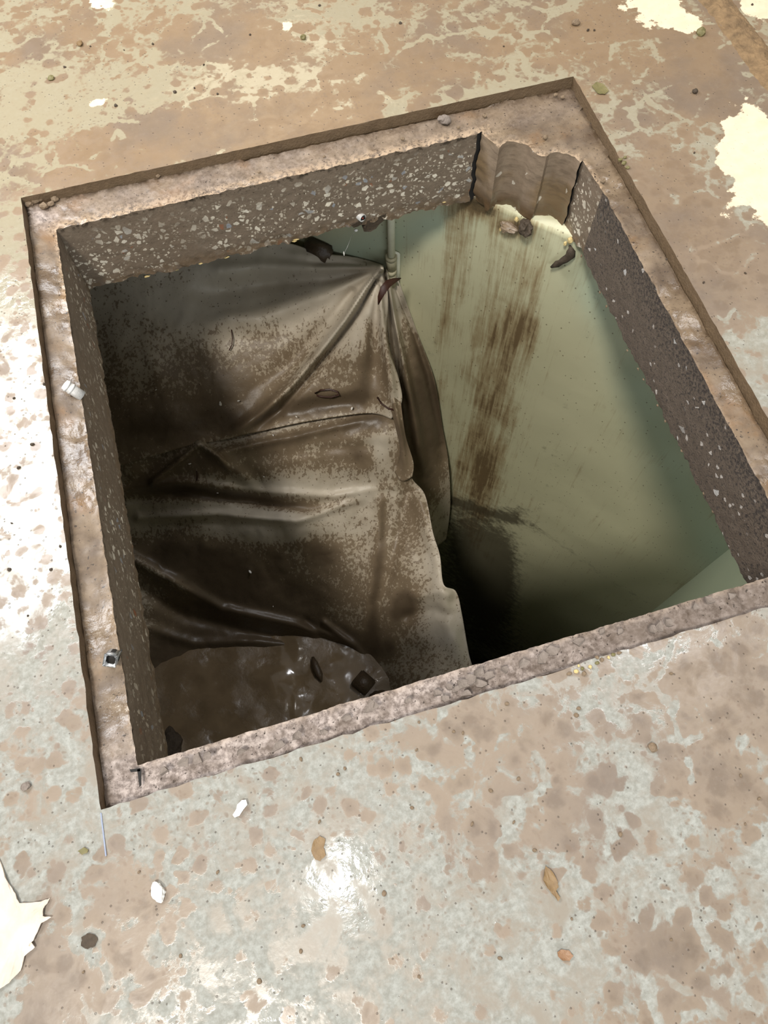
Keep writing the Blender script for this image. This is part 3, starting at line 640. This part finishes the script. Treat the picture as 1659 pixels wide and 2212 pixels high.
# ------------------------------------------------------------------ small things
rnd = random.Random(5)
def rock_bm(rx, ry, rz, seed, sub=2, rough=.35, flat=False):
    bm = bmesh.new(); bmesh.ops.create_icosphere(bm, subdivisions=sub, radius=1)
    for v in bm.verts:
        d = 1+rough*noise.noise(v.co*1.3+Vector((seed*3.1, seed, 2)))+rough*.5*noise.noise(v.co*3+Vector((seed, 4, 1)))
        v.co *= d; v.co.x *= rx; v.co.y *= ry; v.co.z *= rz
    return bm
def rock(name, loc, r, mat, label, cat, seed, group=None, rot=0, sub=2, rough=.35, smooth=False):
    o = frombm(name, rock_bm(r[0], r[1], r[2], seed, sub, rough), [mat], smooth=smooth); o.location = loc; o.rotation_euler = (0, 0, rot)
    return tag(o, label, cat, group)
def plate(name, pts, z, th, mat, label, cat, curl=.0, group=None, seed=0):
    """thin irregular flake or leaf lying at height z, outline in world x, y"""
    P = np.array(pts); c = P.mean(0); K = 5; n = len(P); V = []
    for side in (1, 0):
        for k in range(K+1):
            f = k/K
            for p in P:
                q = c+(p-c)*f; V.append((q[0]-c[0], q[1]-c[1], side*th+curl*f*f*(.5+.8*fbm(q[0]*60+seed, q[1]*60, 3))+.001))
    Fc = []; off = (K+1)*n
    for k in range(K):
        for i in range(n):
            j = (i+1) % n; Fc.append((k*n+i, (k+1)*n+i, (k+1)*n+j, k*n+j)); Fc.append((off+k*n+j, off+(k+1)*n+j, off+(k+1)*n+i, off+k*n+i))
    for i in range(n):
        j = (i+1) % n; Fc.append((K*n+j, K*n+i, off+K*n+i, off+K*n+j))
    me = bpy.data.meshes.new('t'); me.from_pydata(V, [], Fc); bm = bmesh.new(); bm.from_mesh(me); bmesh.ops.remove_doubles(bm, verts=bm.verts, dist=1e-6); bmesh.ops.recalc_face_normals(bm, faces=bm.faces)
    o = frombm(name, bm, [mat], smooth=False); o.location = (c[0], c[1], z); return tag(o, label, cat, group)
def outline(pixels, z=0.): return [atz(px, py, z)[:2] for px, py in pixels]
def dense(pts, n=3, jit=.0008, seed=0):
    out = []
    for a, b in zip(pts, pts[1:]+pts[:1]):
        a, b = np.array(a), np.array(b)
        for k in range(n): q = a+(b-a)*k/n; out.append(q+jit*np.array([noise.noise(Vector((q[0]*200, q[1]*200, seed))), noise.noise(Vector((q[0]*200, q[1]*200, seed+9)))]))
    return out
def tube_bm(bm, path, r, n=12, cap=True):
    rings = []; path = [Vector(map(float, p)) for p in path]
    for i, p in enumerate(path):
        d = (path[min(i+1, len(path)-1)]-path[max(i-1, 0)]).normalized(); a = d.orthogonal().normalized(); b = d.cross(a)
        rr = r[i] if isinstance(r, (list, tuple)) else r
        rings.append([bm.verts.new(p+(a*math.cos(2*math.pi*k/n)+b*math.sin(2*math.pi*k/n))*rr) for k in range(n)])
    # keep rings aligned
    for a, b in zip(rings, rings[1:]):
        s = min(range(n), key=lambda s: (a[0].co-b[s].co).length)
        b[:] = b[s:]+b[:s]
        if (a[1].co-b[1].co).length > (a[1].co-b[-1].co).length: b[:] = [b[0]]+b[:0:-1]
        for k in range(n): bm.faces.new((a[k], a[(k+1) % n], b[(k+1) % n], b[k]))
    if cap: bm.faces.new(rings[0][::-1]); bm.faces.new(rings[-1])
    bmesh.ops.recalc_face_normals(bm, faces=bm.faces)
def ring_bm(bm, z0, z1, ro, ri, n=24, wob=0.):
    prof = [(ro, z0), (ro, z1), (ri, z1), (ri, z0)]; vs = []
    for k in range(n):
        a = 2*math.pi*k/n; w = 1+wob*noise.noise(Vector((math.cos(a), math.sin(a), 2)))
        vs.append([bm.verts.new((r*w*math.cos(a), r*w*math.sin(a), z)) for r, z in prof])
    for k in range(n):
        a, b = vs[k], vs[(k+1) % n]
        for i in range(4): bm.faces.new((a[i], b[i], b[(i+1) % 4], a[(i+1) % 4]))
    bmesh.ops.recalc_face_normals(bm, faces=bm.faces)

# conduit on the green wall
def build_conduit():
    u = -.846; r = .0125; base = WU*u+WN*(WD-.020); zt, zc, ze = -.236, -.585, -.725
    e = empty('conduit_pipe', (base[0], base[1], ze)); tag(e, 'cream painted conduit pipe running down the green wall from the slab', 'pipe')
    bm = bmesh.new(); tube_bm(bm, [(0, 0, zt-ze), (0, 0, -.2+.55-.0), (0, 0, .03)], r, 20); frombm('pipe', bm, [PAINT], e)
    bm = bmesh.new(); ring_bm(bm, .085, .140, r+.0055, r-.002, 24, .05); ring_bm(bm, .128, .142, r+.0075, r, 24, .1); o = frombm('coupling', bm, [CONDARK], e)
    bm = bmesh.new(); ring_bm(bm, .0, .075, r+.004, r-.003, 24, .05); ring_bm(bm, .060, .077, r+.006, r, 24, .1); frombm('coupling', bm, [CONDARK], e)
    bm = bmesh.new(); bmesh.ops.create_cube(bm, size=1)
    for v in bm.verts: v.co = (v.co.x*.048, v.co.y*.006, .07+v.co.z*.16)
    bmesh.ops.bevel(bm, geom=bm.edges[:], offset=.0025, segments=2, affect='EDGES', clamp_overlap=True)
    o = frombm('backing_strip', bm, [PAINT], e); o.location = (WN[0]*.016, WN[1]*.016, 0); o.rotation_euler = (0, 0, ROT)
build_conduit()

# leaf caught on the conduit end
def leaf3d(name, pts, wid, mat, label, cat):
    P = [Vector(map(float, p)) for p in pts]; V = []; n = len(P); Fc = []
    for i, p in enumerate(P):
        d = (P[min(i+1, n-1)]-P[max(i-1, 0)]).normalized(); view = (Vector((0, 0, CH))-p).normalized(); s = d.cross(view).normalized()
        w = wid*math.sin(math.pi*(.04+.92*i/(n-1)))
        V += [p-s*w+view*.003, p+view*0, p+s*w+view*.003]
    for i in range(n-1):
        for k in (0, 1): Fc.append((i*3+k, (i+1)*3+k, (i+1)*3+k+1, i*3+k+1))
    c = P[0].copy(); o = mesh(name, [v-c for v in V], Fc, [mat]); o.location = c
    m = o.modifiers.new('thickness', 'SOLIDIFY'); m.thickness = .0012
    return tag(o, label, cat)
leaf3d('leaf', [atwall(x, y, o) for x, y, o in ((817, 658, .19), (821, 642, .18), (829, 624, .165), (839, 612, .14), (852, 606, .11), (866, 601, .08))], .0125, LEAFD, 'dark reddish curled leaf caught across the lower end of the conduit', 'leaf')
# block of timber behind the upper sheet
bm = bmesh.new(); bmesh.ops.create_cube(bm, size=1)
for v in bm.verts: v.co = (v.co.x*.10, v.co.y*.05, v.co.z*.07)
bmesh.ops.bevel(bm, geom=bm.edges[:], offset=.012, segments=3, affect='EDGES')
for v in bm.verts: v.co += Vector((1, 1, 1))*.002*noise.noise(v.co*40)
tb = frombm('timber_block', bm, [TIMB]); p = atwall(690, 543, .03); tb.location = p; tb.rotation_euler = (0, 0, ROT)
tag(tb, 'dark rounded timber block showing behind the top edge of the upper sheet', 'wood block')

# electrical tube cut off in the far slab face, with a torn plaster scrap hanging below
def face_pt(px, py, y): d = ray(px, py); t = y/d[1]; return d*t+np.array([0, 0, CH])
p = face_pt(782, 470, 1.452); e = empty('cut_conduit', p); tag(e, 'cut conduit with a red wire inside in the lower edge of the far slab face', 'conduit')
bm = bmesh.new(); ring_bm(bm, -.004, .03, .011, .0085); o = frombm('tube', bm, [PVC], e); o.rotation_euler = (math.radians(-90), 0, .5)
bm = bmesh.new(); tube_bm(bm, [(0, -.002, 0), (.002, .012, 0), (0, .03, .001)], .0085, 12); frombm('dark_bore', bm, [BORE], e)
bm = bmesh.new(); tube_bm(bm, [(.001, -.005, .001), (.002, .004, -.001), (0, .012, .001)], .0018, 8); frombm('red_wire', bm, [m_plain('red_wire_sheath', (140, 42, 30), (170, 60, 42), 60, .4)], e)
def chunk(name, pixels, y0, th, mat, label, cat, seed):
    """broken scrap standing in the slab's edge: outline seen in the far face, real thickness behind it"""
    P = [face_pt(px, py, y0) for px, py in pixels]; c = sum(P)/len(P); V = []; n = len(P)
    for k, (s, o_) in enumerate(((.86, -.006), (1, .0), (1, th), (.8, th+.008))):
        for i, q in enumerate(P):
            w = q-c; V.append((w[0]*s, w[1]+o_+.003*noise.noise(Vector((q[0]*90, q[2]*90, k+seed))), w[2]*s+.003*noise.noise(Vector((q[0]*70, q[2]*70, k+seed+3)))))
    Fc = [tuple(range(n-1, -1, -1)), tuple(range(3*n, 4*n))]+[(k*n+i, k*n+(i+1) % n, (k+1)*n+(i+1) % n, (k+1)*n+i) for k in range(3) for i in range(n)]
    o = mesh(name, V, Fc, [mat], smooth=False); o.location = c; return tag(o, label, cat)
chunk('plaster_scrap', [(790, 474), (815, 462), (836, 455), (835, 470), (820, 482), (812, 492), (798, 500), (786, 500), (784, 490), (788, 484)], 1.462, .02, MUDL, 'brown jagged plaster scrap hanging from the far lower slab edge', 'plaster scrap', 3)
chunk('plaster_scrap', [(755, 484), (770, 474), (784, 468), (782, 480), (772, 488), (762, 490)], 1.460, .012, MUDL, 'small brown plaster tongue just left of the cut conduit', 'plaster scrap', 8)
# thread with bead
p0, p1 = face_pt(769, 497, 1.49), face_pt(743, 548, 1.49)
e = empty('hanging_thread', p0); tag(e, 'fine pale thread with white ends hanging below the far slab edge', 'thread')
d = p1-p0
bm = bmesh.new(); tube_bm(bm, [(0, 0, 0), tuple(d*.3+np.array([-.004, 0, -.0])), tuple(d*.7), tuple(d)], .0006, 6); frombm('thread', bm, [PVC], e)
o = frombm('knot', rock_bm(.006, .004, .004, 3), [WHITE], e); o = frombm('tip', rock_bm(.0022, .002, .009, 5), [WHITE], e); o.location = d
# mud lumps under the core drilled corner
rock('mud_lump', atwall(1135, 492, .02), (.020, .022, .021), MUDL, 'dark round mud lump stuck below the core drilled corner', 'mud lump', 4, sub=3, rough=.5)
bm = bmesh.new(); tube_bm(bm, [atwall(x, y, .015) for x, y in ((1193, 575), (1203, 570), (1212, 565), (1222, 561), (1230, 552), (1234, 543), (1231, 533))], [.006, .009, .007, .009, .011, .009, .005], 10)
c = atwall(1215, 560, .015)
for v in bm.verts: v.co += v.normal*.010*noise.noise(v.co*110); v.co -= Vector(c)
o = frombm('mud_lump', bm, [MUDL]); o.location = c; tag(o, 'twisted dark mud lump on the wall under the right end of the corner', 'mud lump')
rock('mud_lump', atwall(1098, 492, .012), (.028, .016, .012), CORE, 'flat brown mud smear on the wall left of the dark round lump', 'mud lump', 9, sub=3, rough=.5, rot=ROT)
for k, (x, y, r) in enumerate(((1116, 474, .006), (1081, 496, .004), (1232, 519, .008), (1221, 526, .005))):
    lab = ['yellow foam crumb beside the dark round mud lump', 'small yellow crumb left of the dark round mud lump', 'yellow foam crumb at the top of the twisted mud lump', 'small yellow crumb left of the larger one over the twisted lump'][k]
    rock('foam_crumb', atwall(x, y, .012), (r, r, r*1.4), YELLOW, lab, 'crumb', k+3, 'yellow crumbs under the slab edge')
for k, (x, y) in enumerate(((1097, 503), (1093, 517))): pass
# yellow splinters along the lower rim of the far and right faces
for k, (x, y) in enumerate(((434, 569), (380, 583), (318, 597), (488, 556), (636, 521), (640, 517), (925, 442), (960, 436))):
    rock('rim_splinter', face_pt(x, y, 1.460), (.005+.004*rnd.random(), .003, .0018), YELLOW, 'tiny yellow splinter along the lower rim of the far slab face', 'splinter', k+20, 'splinters on the far lower rim')
for k, (x, y) in enumerate(((1256, 553), (1296, 632), (1310, 662), (1355, 757), (1378, 797), (1390, 820), (1420, 876), (1437, 910), (1472, 974), (1520, 1066), (1540, 1105))):
    d = ray(x, y); t = .872/d[0]; q = d*t+np.array([0, 0, CH])
    rock('rim_splinter', q, (.002, .0035, .002+.003*rnd.random()), CRUMB, 'tiny pale splinter along the lower rim of the dark right slab face', 'splinter', k+40, 'splinters on the right lower rim')

# metal and plastic tube ends on the left ledge
def stub(px, py, mat, rx, label, square):
    p = atz(px, py, -.012); e = empty('conduit_stub', p); tag(e, label, 'conduit end')
    bm = bmesh.new()
    if square: ring_bm(bm, -.03, .010, rx*1.25, rx*1.0, 4, 0)
    else:
        ring_bm(bm, -.03, .012, rx, rx*.8, 24, .15); ring_bm(bm, .004, .008, rx*1.12, rx*.9, 24, .15); ring_bm(bm, -.006, -.002, rx*1.1, rx*.9, 24, .1)
    if square: bmesh.ops.bevel(bm, geom=[x for x in bm.edges if abs(x.verts[0].co.z-x.verts[1].co.z) > .02], offset=.003, segments=3, affect='EDGES')
    o = frombm('tube', bm, [mat], e); o.rotation_euler = (math.radians(-35 if not square else 28), math.radians(-30 if not square else -8), .3)
    bm = bmesh.new(); tube_bm(bm, [(0, 0, -.03), (0, 0, -.004)], rx*(.95 if square else .85), 16); b = frombm('dark_bore', bm, [BORE], e); b.rotation_euler = o.rotation_euler
stub(150, 838, PVC, .011, 'white plastic conduit end sticking up from the left ledge', False)
stub(240, 1424, STEEL, .013, 'square zinc tube end sticking up from the lower left ledge', True)

# saw overcut notches at the near left corner of the hole
for pix, lab in (([(280, 1662), (302, 1659), (303, 1666), (282, 1668)], 'short dark saw overcut across the ledge at the near left corner'), ([(296, 1662), (305, 1660), (305, 1696), (301, 1700)], 'dark saw overcut running down the ledge at the near left corner')):
    plate('saw_cut', outline(pix, -.018), -.0205, .001, BORE, lab, 'saw cut')
plate('chalk_line', outline([(217, 1756), (220, 1756), (231, 1848), (228, 1850)]), .0, .0006, CHALK, 'thin blue grey chalk line running off the near left corner of the opening', 'chalk line')

# stone and crumbs on the far ledge
rock('stone', atz(960, 258, -.016), (.017, .013, .010), FLAKE, 'pale angular stone on the far ledge near the crack', 'stone', 2, sub=3)
for k, (x, y, r) in enumerate(((341, 380, .006), (870, 300, .006), (912, 245, .009), (990, 275, .005), (1047, 250, .006), (1200, 205, .006), (1303, 390, .007), (1178, 296, .007), (700, 338, .004), (560, 372, .004), (118, 430, .010), (75, 432, .014), (95, 445, .011), (62, 440, .010), (88, 428, .012), (110, 440, .008), (1215, 210, .006))):
    rock('ledge_crumb', atz(x, y, -.020), (r, r*.8, r*.7), CRUMB, 'small tan crumb on the far muddy ledge', 'crumb', k+60, 'crumbs on the far ledge')
# rubble flakes on the near ledge
k = 0
for (x, y, r) in ((600, 1612, .012), (800, 1529, .013), (803, 1520, .010), (1000, 1478, .014), (1020, 1470, .016), (1040, 1480, .012), (1010, 1500, .009), (1032, 1455, .012), (1060, 1462, .010), (960, 1510, .008), (945, 1500, .009), (985, 1490, .009), (970, 1488, .008), (1190, 1408, .016), (1170, 1425, .014), (1130, 1432, .013), (1420, 1358, .013), (1440, 1350, .011), (1405, 1362, .009), (1530, 1300, .012), (1500, 1310, .008), (430, 1640, .012), (450, 1630, .010), (400, 1648, .011), (520, 1622, .009), (700, 1580, .008), (640, 1590, .010), (750, 1548, .009), (880, 1515, .009), (1250, 1390, .010), (1300, 1370, .008), (360, 1668, .008), (1090, 1450, .009), (1340, 1366, .008), (1580, 1290, .009)):
    n = rnd.randint(5, 7); c = atz(x, y, -.016); pts = []
    for i in range(n):
        a = 2*math.pi*i/n+rnd.uniform(-.3, .3); q = 1.2*r*rnd.uniform(.5, 1.05); pts.append((c[0]+q*math.cos(a), c[1]+q*.75*math.sin(a)))
    o = plate('concrete_flake', pts, -.018, .003+.003*rnd.random(), FLAKE, 'angular grey concrete flake lying in the rubble of the near ledge', 'flake', .003, 'concrete flakes on the near ledge', k)
    o.rotation_euler = (rnd.uniform(-.45, .45), rnd.uniform(-.45, .45), 0); o.location.z = -.012; k += 1
# greenish crumbs spilling over the near edge
for k, (x, y, r) in enumerate(((1230, 1455, .006), (1245, 1450, .007), (1258, 1444, .006), (1262, 1455, .008), (1275, 1440, .007), (1290, 1432, .006), (1300, 1425, .007), (1315, 1420, .006), (1325, 1414, .006), (1338, 1410, .006), (1250, 1438, .005))):
    rock('crumb', atz(x, y, .002), (r*(.4+.5*rnd.random()), r*.5, r*.4), (CRUMB, YELLOW, LEAFG)[k % 3], 'yellowish crumb in the little heap on the near edge of the opening', 'crumb', k+80, 'yellowish crumbs on the near edge')
for k, (x, y, r) in enumerate(((1340, 345, .006), (1348, 352, .007), (1356, 362, .006), (1350, 340, .005))):
    rock('crumb', atz(x, y, .002), (r, r*.7, r*.6), LEAFG, 'olive crumb in the cluster beside the right edge of the opening', 'crumb', k+95, 'olive crumbs by the right edge')

# named litter on the floor
plate('paint_flake', dense(outline([(533, 1728), (536, 1738), (528, 1748), (518, 1762), (508, 1766), (504, 1760), (512, 1748), (514, 1738), (524, 1729)]), 2), .001, .0025, WHITE, 'bright white paint flake on the floor below the near edge', 'paint flake', .004)
o = rock('pebble', atz(341, 1927, .005), (.010, .015, .008), WHITE, 'small whitish pebble on the floor at lower left', 'pebble', 6, sub=3, rot=.2)
plate('leaf', dense(outline([(690, 1806), (703, 1812), (700, 1830), (704, 1848), (692, 1860), (680, 1856), (672, 1838), (678, 1816)]), 3, .0015), .0, .0008, LEAFB, 'ragged brown leaf scrap left of the white glare on the near floor', 'leaf', .003)
plate('leaf', dense(outline([(1178, 1870), (1192, 1882), (1204, 1902), (1206, 1915), (1200, 1924), (1210, 1940), (1205, 1946), (1194, 1932), (1182, 1918), (1172, 1900)]), 3, .001), .0, .0008, LEAFB, 'pointed brown leaf with a stalk on the near right floor', 'leaf', .004)
plate('leaf', dense(outline([(1203, 2056), (1212, 2050), (1228, 2052), (1237, 2064), (1230, 2074), (1214, 2074), (1205, 2066)]), 3, .0006), .0, .0008, LEAFO, 'small oval orange brown leaf near the bottom of the floor', 'leaf', .003)
plate('leaf', dense(outline([(1278, 188), (1288, 179), (1302, 184), (1314, 198), (1306, 206), (1290, 204)]), 3, .0012), .0, .0008, LEAFG, 'olive leaf scrap just beyond the far right corner of the opening', 'leaf', .003)
plate('leaf', dense(outline([(170, 1838), (182, 1830), (192, 1834), (190, 1842), (178, 1846)]), 3, .001), .0, .0008, LEAFG, 'small olive leaf scrap on the floor below the near left corner', 'leaf', .002)
plate('mud_skin', dense(outline([(178, 2025), (190, 2015), (205, 2018), (212, 2030), (206, 2044), (190, 2050), (176, 2042)]), 3, .002), .0, .0006, MUDL, 'dark ragged mud patch beside the torn cream skin at lower left', 'mud patch', .0015)
rock('pebble', atz(110, 168, .003), (.009, .008, .005), LEAFG, 'dark olive pebble on the floor at far left', 'pebble', 12, sub=2)
rock('pebble', atz(172, 94, .003), (.008, .010, .005), LEAFB, 'brown pebble on the floor near the top left', 'pebble', 13)
rock('pebble', atz(655, 80, .004), (.008, .007, .006), LEAFG, 'grey brown pebble on the far floor near the pale chip', 'pebble', 14)
rock('pebble', atz(1243, 48, .005), (.012, .010, .008), CRUMB, 'tan lump on the far floor above the far right corner', 'pebble', 15)
rock('pebble', atz(1515, 68, .006), (.014, .012, .009), LEAFG, 'mossy pebble on the floor beside the dirt ridge', 'pebble', 16)
rock('pebble', atz(1502, 197, .004), (.008, .007, .006), MUDL, 'dark pebble on the right floor between the pale cream patches', 'pebble', 17)
rock('pebble', atz(1410, 1614, .004), (.008, .008, .006), CRUMB, 'pinkish tan pebble on the muddy floor at right', 'pebble', 18)
rock('pebble', atz(55, 1698, .004), (.008, .007, .005), FLAKE, 'grey pebble on the floor left of the near left corner', 'pebble', 19)
# torn cream skin at lower left
plate('torn_skin', dense(outline([(-60, 1830), (0, 1855), (20, 1905), (37, 1930), (45, 1950), (65, 1950), (93, 1946), (110, 1940), (97, 1962), (95, 1978), (114, 1980), (92, 1994), (76, 2030), (66, 2042), (79, 2045), (56, 2064), (48, 2094), (22, 2122), (0, 2136), (-60, 2180)]), 4, .0012, 3), .0, .002, CREAM, 'torn cream skin with curled spiky edge at the lower left', 'torn sheet', .005)
# crumbs scattered over the floor
gp = 'mud crumbs scattered over the near floor'; first = None; cnt = 0
spots = [(1250, 1530), (1245, 1545), (980, 1580), (1000, 1583), (900, 1620), (905, 1560), (1120, 1682), (1060, 1708), (1600, 1675), (1640, 1725), (1450, 1455), (1110, 1776), (1340, 1802), (1235, 1985), (1080, 2070), (905, 2110), (650, 2055), (745, 1660), (1095, 1520), (470, 1884), (300, 1884), (390, 2065), (830, 1930), (655, 2000), (1610, 1780), (1450, 2030), (1020, 1780), (1155, 1837), (890, 1745), (1290, 1420), (690, 1775), (730, 1672), (650, 1640), (180, 2100), (560, 2120)]
for x, y in spots:
    r = rnd.uniform(.0022, .0045)
    if first is None:
        first = o = rock('floor_crumb', atz(x, y, .001), (.004, .0034, .003), CRUMB, 'tiny tan mud crumb on the near floor', 'crumb', 71, gp)
    else:
        o = first.copy(); COL.objects.link(o); o.location = atz(x, y, .001); s = r/.004; o.scale = (s, s*rnd.uniform(.7, 1.2), s); o.rotation_euler = (0, 0, rnd.uniform(0, 6))
first = None
for x, y in [(140, 145), (195, 100), (268, 108), (420, 190), (378, 199), (440, 140), (470, 203), (250, 228), (690, 12), (330, 95), (865, 50), (1270, 65), (1284, 65), (1088, 100), (1500, 330), (1625, 10), (1550, 22), (540, 75), (1610, 590), (1520, 610), (1440, 560), (30, 860), (40, 1010), (70, 960), (25, 1130), (110, 1230), (20, 1230), (60, 1330), (130, 1180), (95, 830)]:
    r = rnd.uniform(.0022, .0048)
    if first is None:
        first = o = rock('floor_crumb', atz(x, y, .001), (.004, .0034, .003), MUDL, 'tiny dark mud crumb on the far or left floor', 'crumb', 77, 'dark crumbs on the far and left floor')
    else:
        o = first.copy(); COL.objects.link(o); o.location = atz(x, y, .001); s = r/.004; o.scale = (s, s*rnd.uniform(.6, 1.3), s); o.rotation_euler = (0, 0, rnd.uniform(0, 6))
# dirt ridge at the top right
def ridge():
    a, b = atz(1500, -60, 0)[:2], atz(1720, 230, 0)[:2]; d = b-a; L = np.linalg.norm(d); d /= L; a = a-d*.9; L += 2.; s = np.array([-d[1], d[0]]); V = []; n, m = 420, 26
    for i in range(n+1):
        for j in range(m+1):
            t = j/m*2-1; wd_ = .045+.012*fbm(i*.08, 3); q = a+d*L*i/n+s*t*wd_
            h = (1-t*t)*(.008+.008*fbm(q[0]*30, q[1]*30, 4))+.007*abs(fbm(q[0]*80, q[1]*80, 2))*(1-t*t); V.append((q[0], q[1], max(h, 0)-.001))
    Fc = [(i*(m+1)+j, (i+1)*(m+1)+j, (i+1)*(m+1)+j+1, i*(m+1)+j+1) for i in range(n) for j in range(m)]
    o = mesh('dirt_ridge', V, Fc, [SOIL]); tag(o, 'gritty brown ridge of soil along the floor at the top right corner', 'dirt', kind='stuff')
ridge()
# things lying in the puddle
def stick():
    p = atz(685, 1446, -2.142); bm = bmesh.new(); tube_bm(bm, [(-.006, .062, 0), (-.003, .03, .004), (0, 0, .006), (.003, -.03, .004), (.006, -.062, 0)], [.006, .016, .019, .016, .005], 10)
    for v in bm.verts: v.co += v.normal*.004*noise.noise(v.co*60)
    o = frombm('driftwood', bm, [TIMB]); o.location = p; tag(o, 'dark pointed piece of wood floating in the brown puddle', 'wood')
stick()
bm = bmesh.new(); bmesh.ops.create_cube(bm, size=1)
for v in bm.verts: v.co = (v.co.x*.075, v.co.y*.085, v.co.z*.07)
bmesh.ops.bevel(bm, geom=bm.edges[:], offset=.006, segments=2, affect='EDGES')
o = frombm('timber_block', bm, [TIMB]); o.location = atz(785, 1475, -2.125); o.rotation_euler = (.1, .15, .6); tag(o, 'dark wet timber block at the right edge of the brown puddle', 'wood block')
rock('rubble_lump', atz(818, 1512, -2.14), (.05, .04, .04), TIMB, 'dark rubble lump beside the wet block in the puddle', 'rubble', 33, sub=3)
rock('rubble_lump', atz(370, 1610, -2.145), (.05, .07, .03), MUDL, 'grey brown rubble lump in the near left of the puddle', 'rubble', 35, sub=3)

# bits lying on the sheets
for k, (x, y, w, r) in enumerate(((476, 872, 'a', .010), (515, 866, 'a', .005), (760, 882, 'a', .007), (640, 900, 'a', .004), (337, 842, 'a', .004), (590, 940, 'b', .005), (410, 1002, 'b', .006), (405, 985, 'b', .004), (570, 1030, 'b', .004), (690, 920, 'b', .004), (540, 1235, 'b', .009), (540, 1328, 'b', .005), (590, 1310, 'b', .003), (470, 1065, 'b', .004))):
    rock('plaster_crumb', atz(x, y, ZF_[w](x, y)+.012), (r*.5, r, r*.35), WHITE, 'tiny white plaster crumb lying on the muddy plastic sheets', 'crumb', k+120, 'white crumbs on the plastic sheets', rot=k*1.3)
def twig(name, pix, w, r, label):
    P = [atz(x, y, ZF_[w](x, y)+.014) for x, y in pix]; c = P[0]; bm = bmesh.new(); tube_bm(bm, [p-c for p in P], r, 7)
    o = frombm(name, bm, [LEAFD]); o.location = c; tag(o, label, 'twig')
twig('twig', [(680, 850), (692, 843), (712, 841), (728, 846), (732, 853), (716, 858), (696, 857), (684, 854)], 'a', .0035, 'dark looped twig lying at the foot of the upper sheet')
twig('twig', [(500, 712), (502, 730), (501, 745), (495, 757)], 'a', .002, 'thin dark twig stuck upright in the middle of the upper sheet')
twig('twig', [(425, 1018), (426, 1030), (425, 1042)], 'b', .0025, 'short dark twig on the pointed fold of the lower sheet')
twig('twig', [(815, 858), (824, 872), (838, 882), (852, 886)], 'a', .0035, 'dark bent twig at the right end of the upper sheet')
